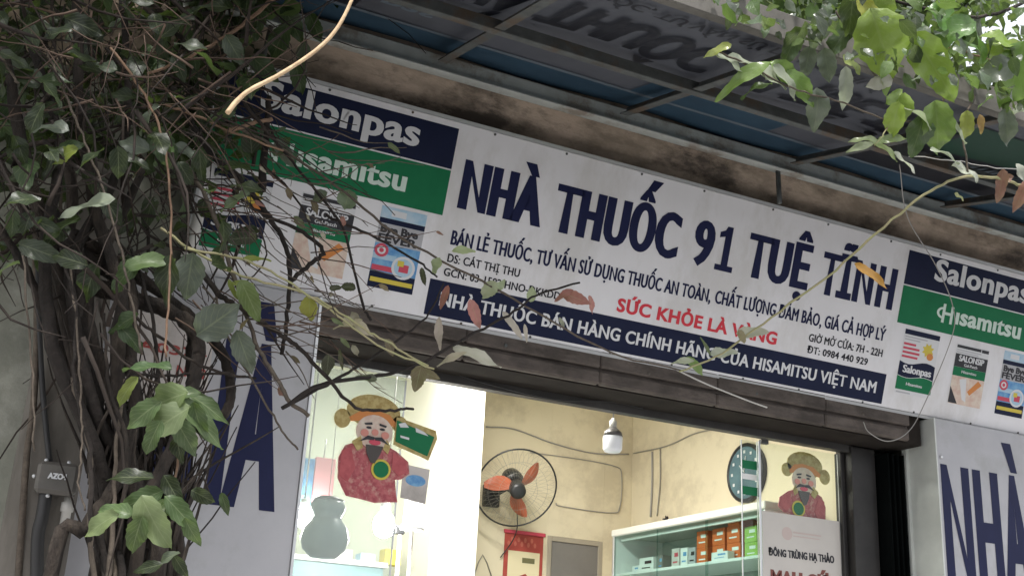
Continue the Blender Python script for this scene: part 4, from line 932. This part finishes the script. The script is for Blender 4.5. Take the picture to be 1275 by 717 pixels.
# thin side shoots crossing the left end of the sign and the lintel
g = MB(); g2 = MB(); gw = MB()
for k in range(78):
    px, py = random.uniform(215,420), random.uniform(150,440); y = random.uniform(-.62,-.30); p = V(px,py,y)
    d = (RIGHT*random.uniform(.3,1)+UP*random.uniform(-.9,.15)).normalized(); P = [p]; L = random.uniform(.12,.42)
    for i in range(6): d = (d+rnd(.22)).normalized(); P.append(P[-1]+d*L/6)
    (g if k % 2 else g2).tube(P,[random.uniform(.0016,.004),.0012],4,wob=.12)
    for i in (2,4):
        if random.random() < .5: (g if k % 2 else g2).tube([P[i],P[i]+(d+rnd(.9)).normalized()*random.uniform(.015,.06)],[.0018,.001],4)
    if k % 3 == 0:                                       # a withered leaf left at the tip
        Lw = random.uniform(.03,.065); f = random.uniform(.7,1.2)
        leaf(gw, P[-1], d+Vector((0,0,-.8)), -FWD+rnd(.5), Lw, Lw*random.uniform(.25,.5), tuple(x*f for x in random.choice(((.30,.22,.13),(.16,.11,.07),(.34,.15,.13),(.42,.38,.30),(.12,.15,.07)))), random.uniform(.5,1.6), .6, 6, .3, .3, 1)
gw.build('withered_leaves', M['leaf'], VI, VO)['kind'] = 'stuff'
for q, m in ((g,'drytwig'),(g2,'twig')):
    o = q.build('side_shoots', M[m], VI, VO); o['kind'] = 'stuff'
# fine tangle
def inside(px, py):
    if py < 150: return px < 340-py*.3
    if py < 300: return px < 335
    if py < 420: return px < 300-(py-300)*.8
    return px < 200-(py-420)*.2
g = MB(); k = 0
while k < 270:
    px, py = random.uniform(-40,340), random.uniform(-60,470)
    if not inside(px, py) or (py > 330 and (px < 60 or px > 150 or random.random() < .5)): continue
    k += 1; y = random.uniform(-.75,.05); L = random.uniform(.25,.9)
    p = V(px,py,y); d = Vector((random.gauss(.2,.75),random.gauss(0,.25),random.gauss(-.35,.7))).normalized(); P = [p]; bend = rnd(.22)
    for i in range(7):
        d = (d+rnd(.25)+bend+Vector((0,0,-.05))).normalized(); P.append(P[-1]+d*L/7)
    g.tube(P, [random.choice((.0025,.003,.004,.006,.010)),.0016], 4, wob=.1)
tw = g.build('twig_tangle', M['vinetwig'], VI, VO); tw['kind'] = 'stuff'
g = MB(); k = 0
while k < 85:                                           # dry brown twigs high in the vine
    px, py = random.uniform(60,345), random.uniform(-40,150)
    if not inside(px, py): continue
    k += 1; p = V(px,py,random.uniform(-.85,-.35)); d = (RIGHT*random.gauss(.3,.8)+UP*random.gauss(-.2,.6)+rnd(.2)).normalized(); P = [p]; L = random.uniform(.12,.5)
    for i in range(6): d = (d+rnd(.24)).normalized(); P.append(P[-1]+d*L/6)
    g.tube(P,[random.choice((.002,.003,.005)),.0012],4,wob=.1)
tw = g.build('dry_twigs', M['drytwig'], VI, VO); tw['kind'] = 'stuff'
g = MB(); k = 0
while k < 150:                                            # upright shoots round the trunk foot
    k += 1; px, py = random.uniform(108,225), random.uniform(575,720); y = random.uniform(-.5,-.2); p = V(px,py,y); d = Vector((random.gauss(0,.25),random.gauss(0,.1),1)).normalized(); P = [p]
    for i in range(6): d = (d+rnd(.12)).normalized(); P.append(P[-1]+d*random.uniform(.04,.11))
    g.tube(P,[random.uniform(.003,.009),.002],5,wob=.1)
tw = g.build('shoots', M['bark'], VI, VO); tw['kind'] = 'stuff'
# foliage mass
g = MB(); k = 0
while k < 900:
    px, py = random.uniform(-90,345), random.uniform(-120,330)
    if not inside(px, py): continue
    if py > 200 and random.random() < .75: continue
    k += 1; y = random.uniform(-.30,.24) if random.random() < .85 else random.uniform(-.8,-.45); p = V(px,py,y)
    ax = Vector((random.gauss(0,.6),random.gauss(-.3,.5),random.gauss(-.5,.5))); nr = Vector((random.gauss(0,.5),random.gauss(-.5,.5),random.uniform(.2,1)))
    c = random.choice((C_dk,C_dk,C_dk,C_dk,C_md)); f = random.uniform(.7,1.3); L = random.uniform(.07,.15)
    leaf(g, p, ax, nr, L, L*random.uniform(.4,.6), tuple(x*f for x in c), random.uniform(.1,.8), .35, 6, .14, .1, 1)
k = 0
while k < 1500:                                           # unseen crown leaves added overhead to shade the vine
    x, y, z = random.uniform(-3.2,-.55), random.uniform(-1.6,.7), random.uniform(4.1,5.6)
    k += 1; ax = Vector((random.gauss(0,.6),random.gauss(0,.6),random.gauss(-.4,.4))); L = random.uniform(.10,.2); f = random.uniform(.7,1.3)
    q = Vector((x,y,z)) - CAM; zz = q.dot(FWD); py = IH/2-FPX*q.dot(UP)/zz; px = IW/2+FPX*q.dot(RIGHT)/zz
    if py > -25 and px > 330: continue
    leaf(g, Vector((x,y,z)), ax, Vector((random.gauss(0,.4),random.gauss(0,.4),1)), L, L*.6, tuple(t*f for t in C_dk), .4, .3, 4, .05, .1, 1)
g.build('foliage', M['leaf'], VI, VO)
# larger dim leaves in front of the twigs
g = MB(); k = 0
while k < 42:
    px, py = random.uniform(-30,320), random.uniform(-20,420)
    if not inside(px, py) or (px > 120 and py > 330): continue
    k += 1; f = random.uniform(.7,1.5); c = random.choice((C_dk,C_dk,(.03,.05,.022),(.05,.065,.045)))
    pleaf(g, px, py, random.uniform(-.82,-.5), random.uniform(34,64), random.choice((190,205,-60,-90,-120,160,-20)), random.uniform(.36,.55), tuple(x*f for x in c), random.uniform(.4,.9))
g.build('foliage', M['leaf'], VI, VO)
# the leaves one can tell apart
g = MB()
LV = [ # px,py,y,len,ang,ratio,col,face
 (58,155,-.7,58,165,.42,C_gr,.6),(75,193,-.7,48,200,.42,C_yl,.7),(88,182,-.68,40,15,.4,C_md,.7),(178,146,-.72,50,215,.42,C_gr,.6),(105,255,-.7,78,192,.36,C_pale,.5),(165,180,-.66,46,160,.5,C_gr,.6),(205,185,-.64,60,-60,.55,C_md,.7),(235,190,-.6,40,-30,.5,C_gr,.6),
 (185,322,-.74,62,20,.4,C_lt,.75),(205,350,-.72,70,-105,.45,C_dk,.8),(235,345,-.66,62,-100,.6,C_gr,.85),(150,345,-.66,56,-140,.5,C_md,.6),(272,398,-.64,66,35,.7,C_gr,.9),(312,375,-.66,60,-65,.42,(.12,.17,.05),.8),(305,440,-.6,62,-70,.45,C_gr,.75),(384,386,-.6,36,-95,.62,(.36,.36,.07),.7),
 (150,400,-.6,50,200,.45,C_md,.7),(165,420,-.6,48,-40,.45,C_md,.7),(182,455,-.8,64,175,.40,(.09,.16,.07),.55),(176,516,-.84,60,215,.5,(.12,.19,.07),.7),(222,490,-.83,54,30,.45,(.10,.16,.06),.6),(232,545,-.85,60,-60,.45,(.12,.18,.08),.75),(188,545,-.86,50,-120,.5,(.10,.16,.06),.8),(142,632,-.88,50,160,.45,(.12,.2,.07),.6),(205,630,-.88,56,20,.45,(.09,.15,.05),.6),(168,668,-.9,54,-110,.5,(.10,.16,.05),.8),(238,665,-.9,46,-70,.4,(.13,.2,.08),.8),
 (200,498,-.85,72,195,.55,(.20,.27,.11),.72),(205,525,-.86,76,210,.52,(.26,.33,.17),.72),(252,520,-.85,96,-35,.30,(.14,.21,.09),.6),(262,505,-.82,66,-28,.34,(.10,.16,.06),.6),(246,528,-.84,58,-80,.4,(.11,.17,.08),.8),(155,488,-.82,50,-130,.34,C_yl,.7),
 (160,592,-.85,64,175,.36,C_dk,.5),(172,622,-.88,66,200,.40,(.08,.14,.05),.6),(192,652,-.92,78,-65,.50,(.30,.38,.18),.85),(228,640,-.9,66,-45,.38,(.11,.18,.07),.75),(120,652,-.9,62,205,.42,(.28,.36,.16),.6),(215,610,-.86,44,-60,.5,C_dk,.8),(222,560,-.8,40,-85,.5,C_dk,.8),(253,618,-.8,34,-30,.55,C_dk,.7),(280,628,-.8,32,-75,.35,C_md,.7),(205,692,-.9,40,-170,.4,C_gr,.6),(182,706,-.9,42,190,.35,C_dk,.6),(225,706,-.88,36,-60,.4,C_dk,.6),
 (300,352,-.63,34,5,.2,C_yl,.6),(290,362,-.63,30,-70,.22,C_yl,.6),(318,320,-.62,40,10,.2,(.24,.28,.05),.6),
 (355,192,-.42,44,-60,.4,C_gr,.7),(350,180,-.42,34,60,.5,C_md,.7),(432,250,-.42,28,-100,.9,(.2,.27,.17),.85),(395,245,-.40,28,200,.6,C_gr,.7),
 (365,30,-.3,50,-60,.5,C_md,.7),(345,55,-.3,54,-120,.5,C_md,.7),(378,70,-.28,40,-95,.5,C_gr,.7),(330,85,-.3,48,-40,.5,C_md,.7),(350,10,-.3,56,180,.45,C_lt,.6),(372,100,-.28,40,-80,.5,C_md,.7),(392,35,-.25,40,-70,.5,C_md,.7),(320,30,-.32,44,-100,.5,C_md,.7),
 (300,405,-.58,24,-140,.2,C_dry,.6),(578,310,-.47,32,10,.34,(.42,.48,.27),.7),(542,331,-.47,24,-120,.6,(.38,.44,.26),.8),(608,362,-.48,30,-130,.6,(.42,.46,.3),.8),(622,355,-.48,22,60,.5,(.4,.45,.3),.8),(662,366,-.48,20,80,.6,(.4,.45,.28),.8),
 (718,371,-.5,40,-20,.4,C_pk,.7),(700,366,-.5,30,200,.3,C_pk,.7),(738,380,-.5,26,-70,.3,(.5,.2,.2),.7),(592,392,-.55,42,-70,.34,(.5,.2,.2),.8),(552,372,-.56,36,-110,.25,(.3,.1,.09),.8),(545,418,-.56,48,-95,.22,(.5,.42,.38),.8),
 (596,441,-.56,66,-14,.30,(.52,.49,.43),.6),(560,443,-.56,44,190,.25,(.45,.38,.32),.6),(450,405,-.62,48,-25,.3,(.46,.40,.30),.6),(432,402,-.62,40,190,.3,(.42,.36,.27),.6),(520,472,-.6,36,-105,.55,(.17,.13,.08),.8),(535,466,-.6,30,-20,.4,(.17,.13,.08),.8),(408,456,-.6,32,-95,.5,(.04,.035,.03),.8),(424,448,-.6,28,-85,.2,(.06,.05,.04),.8),(487,433,-.6,26,-60,.5,(.14,.10,.07),.8),(433,357,-.5,20,170,.6,(.03,.025,.02),.7),(418,358,-.5,16,10,.5,(.03,.025,.02),.7),(527,345,-.5,24,-80,.3,(.03,.025,.02),.8),(455,470,-.58,30,170,.4,(.06,.06,.05),.6),
 (640,405,-.5,44,-50,.22,(.5,.44,.40),.8),(655,415,-.5,24,-80,.2,(.5,.44,.40),.8),(700,402,-.5,16,-60,.3,(.3,.3,.25),.8),
]
for q in LV:
    q = list(q)
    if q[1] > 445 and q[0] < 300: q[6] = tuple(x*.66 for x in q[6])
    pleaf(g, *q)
o = g.build('foliage', M['leaf'], VI, VO); o['label'] = 'larger separate leaves, some pale, pink or dried'

# ---- the cut pale branch
g = MB(); P = spline([V(450,-40,-1.7),V(438,0,-1.7),V(418,38,-1.7),V(392,64,-1.7),V(350,92,-1.7),V(312,112,-1.7),V(295,126,-1.7),V(283,141,-1.7)],6); g.tube(P,[.0045,.0068],8,wob=.05)
o = g.build('hanging_branch', M['palebranch']); tag(o, 'pale tan cut branch hanging in front of the left end of the sign', 'branch')

# ---- the leafy creeper at the upper right
CR = thing('leafy_creeper', 'bright leafy creeper trailing over the awning at the upper right', 'vine', V(1240,60,-1.5)); CO = Matrix.Translation(-CR.location)
cs = [
 ([(1300,240,-1.45),(1272,232,-1.45),(1240,222,-1.45),(1195,222,-1.4),(1150,243,-1.35),(1090,292,-1.2),(1030,345,-1.0),(960,395,-.8),(900,440,-.6),(845,463,-.5)],.0062,.004,'greenstem'),
 ([(1040,15,-1.5),(1065,50,-1.5),(1090,96,-1.5)],.004,.003,'twig'),
 ([(1090,28,-1.5),(1140,45,-1.5),(1190,62,-1.5),(1235,75,-1.5)],.005,.004,'tanstem'),
 ([(1140,48,-1.5),(1160,80,-1.5),(1172,110,-1.5),(1175,140,-1.5)],.003,.0025,'tanstem'),
 ([(895,65,-1.5),(930,80,-1.5),(985,110,-1.5),(1040,125,-1.5),(1110,150,-1.5),(1180,150,-1.5)],.004,.003,'twig'),
 ([(1300,-10,-1.4),(1230,20,-1.4),(1150,10,-1.45),(1060,-15,-1.45)],.008,.006,'bark'),
 ([(1300,60,-1.35),(1240,85,-1.4),(1200,150,-1.45),(1205,215,-1.5)],.005,.004,'twig'),
 ([(1310,215,-1.4),(1230,207,-1.4),(1190,200,-1.4),(1130,195,-1.4)],.002,.0018,'whitecable'),
 ([(1110,150,-1.5),(1098,170,-1.5),(1090,180,-1.5)],.003,.002,'greenstem'),
]
for p, a, b, m in cs: stem(p, a, b, m, 'stem' if m != 'whitecable' else 'tendril', 6, 6, .06, CR, CO)
g = MB(); c_glare = (.40,.44,.34)  # near-white leaves carry the sky's glare in their base colour
RL = [
 (893,62,-1.5,38,200,.35,(.30,.34,.08),.6),(912,75,-1.5,44,-20,.4,c_glare,.5),(935,78,-1.5,60,-15,.36,c_glare,.4),(922,95,-1.5,86,205,.24,(.16,.25,.06),.6),(960,92,-1.5,56,-30,.4,c_glare,.5),(985,92,-1.5,60,-28,.4,(.20,.32,.08),.7),(1000,110,-1.5,60,-50,.4,(.18,.30,.07),.7),(1020,138,-1.48,58,-85,.5,C_gr,.85),(985,98,-1.52,56,-35,.35,c_glare,.45),(940,108,-1.5,44,190,.4,C_md,.6),
 (1005,78,-1.46,40,-100,.55,C_gr,.8),(1030,82,-1.46,44,-80,.55,C_gr,.8),(1055,112,-1.5,58,-85,.32,(.36,.38,.33),.8),(1040,55,-1.46,50,-130,.5,C_md,.7),(1062,80,-1.5,34,-40,.5,(.30,.36,.12),.7),(1095,103,-1.52,34,190,.6,(.45,.43,.38),.6),(1105,112,-1.52,36,-60,.5,(.25,.38,.08),.7),
 (1112,150,-1.54,48,-110,.55,(.30,.42,.07),.85),(1125,138,-1.54,46,-95,.5,(.26,.38,.06),.85),(1115,120,-1.54,30,50,.5,(.24,.36,.08),.8),(1143,140,-1.55,56,-20,.45,c_glare,.35),(1170,160,-1.55,70,-80,.62,(.17,.27,.06),.9),(1145,170,-1.5,56,-100,.6,(.07,.12,.05),.8),(1190,150,-1.55,60,-25,.4,c_glare,.35),(1205,158,-1.55,40,-85,.5,(.34,.38,.08),.8),(1180,188,-1.55,44,-5,.35,c_glare,.45),(1222,155,-1.55,26,-80,.35,(.42,.25,.10),.7),
 (1075,172,-1.5,36,170,.3,(.25,.30,.16),.6),(1070,182,-1.5,36,190,.28,(.28,.32,.2),.6),(1112,172,-1.5,40,10,.3,(.22,.29,.12),.6),(1105,186,-1.5,44,-30,.28,(.24,.30,.13),.6),
 (1128,200,-1.5,40,-30,.42,(.52,.54,.46),.5),(1205,212,-1.5,42,-15,.5,(.52,.54,.46),.5),(1272,215,-1.5,26,-60,.5,(.52,.54,.46),.5),(1195,245,-1.45,16,-30,.5,(.35,.35,.15),.7),
 (1247,232,-1.45,44,-95,.36,(.28,.13,.11),.8),(1252,222,-1.45,26,20,.5,(.36,.18,.15),.7),(1272,245,-1.45,44,-110,.36,(.34,.15,.12),.8),
 (1100,55,-1.6,96,-70,.7,(.22,.32,.05),.9),(1165,85,-1.6,110,-55,.42,(.22,.33,.05),.9),(1095,20,-1.6,86,-80,.5,(.18,.26,.05),.8),(1085,20,-1.6,60,-60,.4,(.40,.42,.06),.8),(1190,25,-1.6,80,-20,.5,(.12,.26,.06),.7),(1215,45,-1.6,80,-30,.5,(.12,.25,.05),.7),(1180,40,-1.6,76,200,.5,(.12,.24,.06),.7),(1250,50,-1.6,60,-10,.5,(.24,.36,.06),.7),(1268,95,-1.6,90,-100,.6,(.16,.28,.06),.9),(1240,88,-1.58,56,200,.6,C_gr,.7),(1260,60,-1.6,70,10,.45,(.28,.38,.07),.7),
 (1060,20,-1.55,60,-95,.5,C_dk,.8),(1020,40,-1.5,56,-100,.5,C_gr,.8),(985,60,-1.5,50,-110,.5,C_md,.8),(1255,160,-1.5,50,-80,.5,C_gr,.8),(1268,138,-1.5,40,200,.5,c_glare,.4),
 (868,456,-.5,36,-40,.32,(.16,.25,.07),.7),(850,448,-.5,30,175,.3,(.5,.52,.42),.6),(902,437,-.55,38,15,.4,(.52,.53,.47),.5),(938,412,-.7,44,10,.35,(.52,.50,.42),.55),(925,420,-.7,22,-60,.4,(.3,.25,.15),.7),(1088,342,-1.15,56,-30,.22,C_or,.7),(880,430,-.55,28,110,.15,(.10,.12,.06),.7),
]
for q in RL: pleaf(g, *q)
k = 0
while k < 850:
    px, py = random.uniform(880,1330), random.uniform(-60,150)
    if py > (px-880)*.34+12 or py > 145: continue
    k += 1; p = V(px,py,random.uniform(-1.75,-1.0)); L = random.choice((.03,.04,.05,.06,.08,.10))
    c = random.choice((C_md,C_md,C_dk,C_dk,C_dk,(.07,.13,.035),(.12,.20,.05),C_gr)); f = random.uniform(.8,1.2)
    leaf(g, p, Vector((random.gauss(0,.6),random.gauss(-.3,.5),random.gauss(-.6,.5))), Vector((random.gauss(0,.5),random.gauss(0,.5),1)), L, L*.55, tuple(x*f for x in c), .5, .3, 5, .1, .1, 1)
g.build('foliage', M['leaf_lit'], CR, CO)

# ---- trees behind the shop
def tree(x, y, h, cr, cz, n, lab, seed):
    random.seed(seed)
    T = thing('street_tree', lab, 'tree', (x,y,0), (0,0,0), 'trees rising behind the shop roof')
    g = MB(); g.tube(spline([(0,0,0),(.1,.05,h*.3),(-.05,.1,h*.55),(.1,0,h*.8)]),[.22,.07],9,wob=.06)
    for i in range(9):
        a = random.uniform(0,6.28); z = random.uniform(h*.45,h*.75); q = Vector((math.cos(a),math.sin(a),.55))*cr*random.uniform(.5,.9)
        g.tube(spline([(0,0,z),q*.5+Vector((0,0,z+.1)),q+Vector((0,0,z))]),[.07,.015],6,wob=.08)
    g.build('trunk', M['bark'], T)
    g = MB(); cl = []
    for i in range(34):
        d = rnd(1.0); cl.append((Vector((d.x*cr,d.y*cr,cz+d.z*cr*.75)), random.uniform(.4,.95)))
    for i in range(n):
        c, rr = random.choice(cl); d = rnd(1).normalized()*rr*random.random()**.4
        L = random.uniform(.16,.34); f = random.uniform(.6,1.4)
        leaf(g, c+d, Vector((random.gauss(0,1),random.gauss(0,1),random.gauss(-.3,.6))), Vector((random.gauss(0,.5),random.gauss(0,.5),1)), L, L*.55, tuple(t*f for t in random.choice((C_md,C_dk,(.08,.15,.035)))), .4, .3, 3, 0, .1, 1)
    g.build('crown', M['treeleaf'], T)
tree(5.6,6.6,10.5,2.4,9.6,5200,'tall leafy tree whose crown shows nearest the top edge of the awning',3)
tree(9.6,7.4,12.5,2.9,11.2,6500,'tallest broad tree rising at the far right beyond the shop roof',4)
tree(7.4,9.5,13.0,2.6,12.4,4200,'rearmost dark tree between the two crowns above the awning',5)
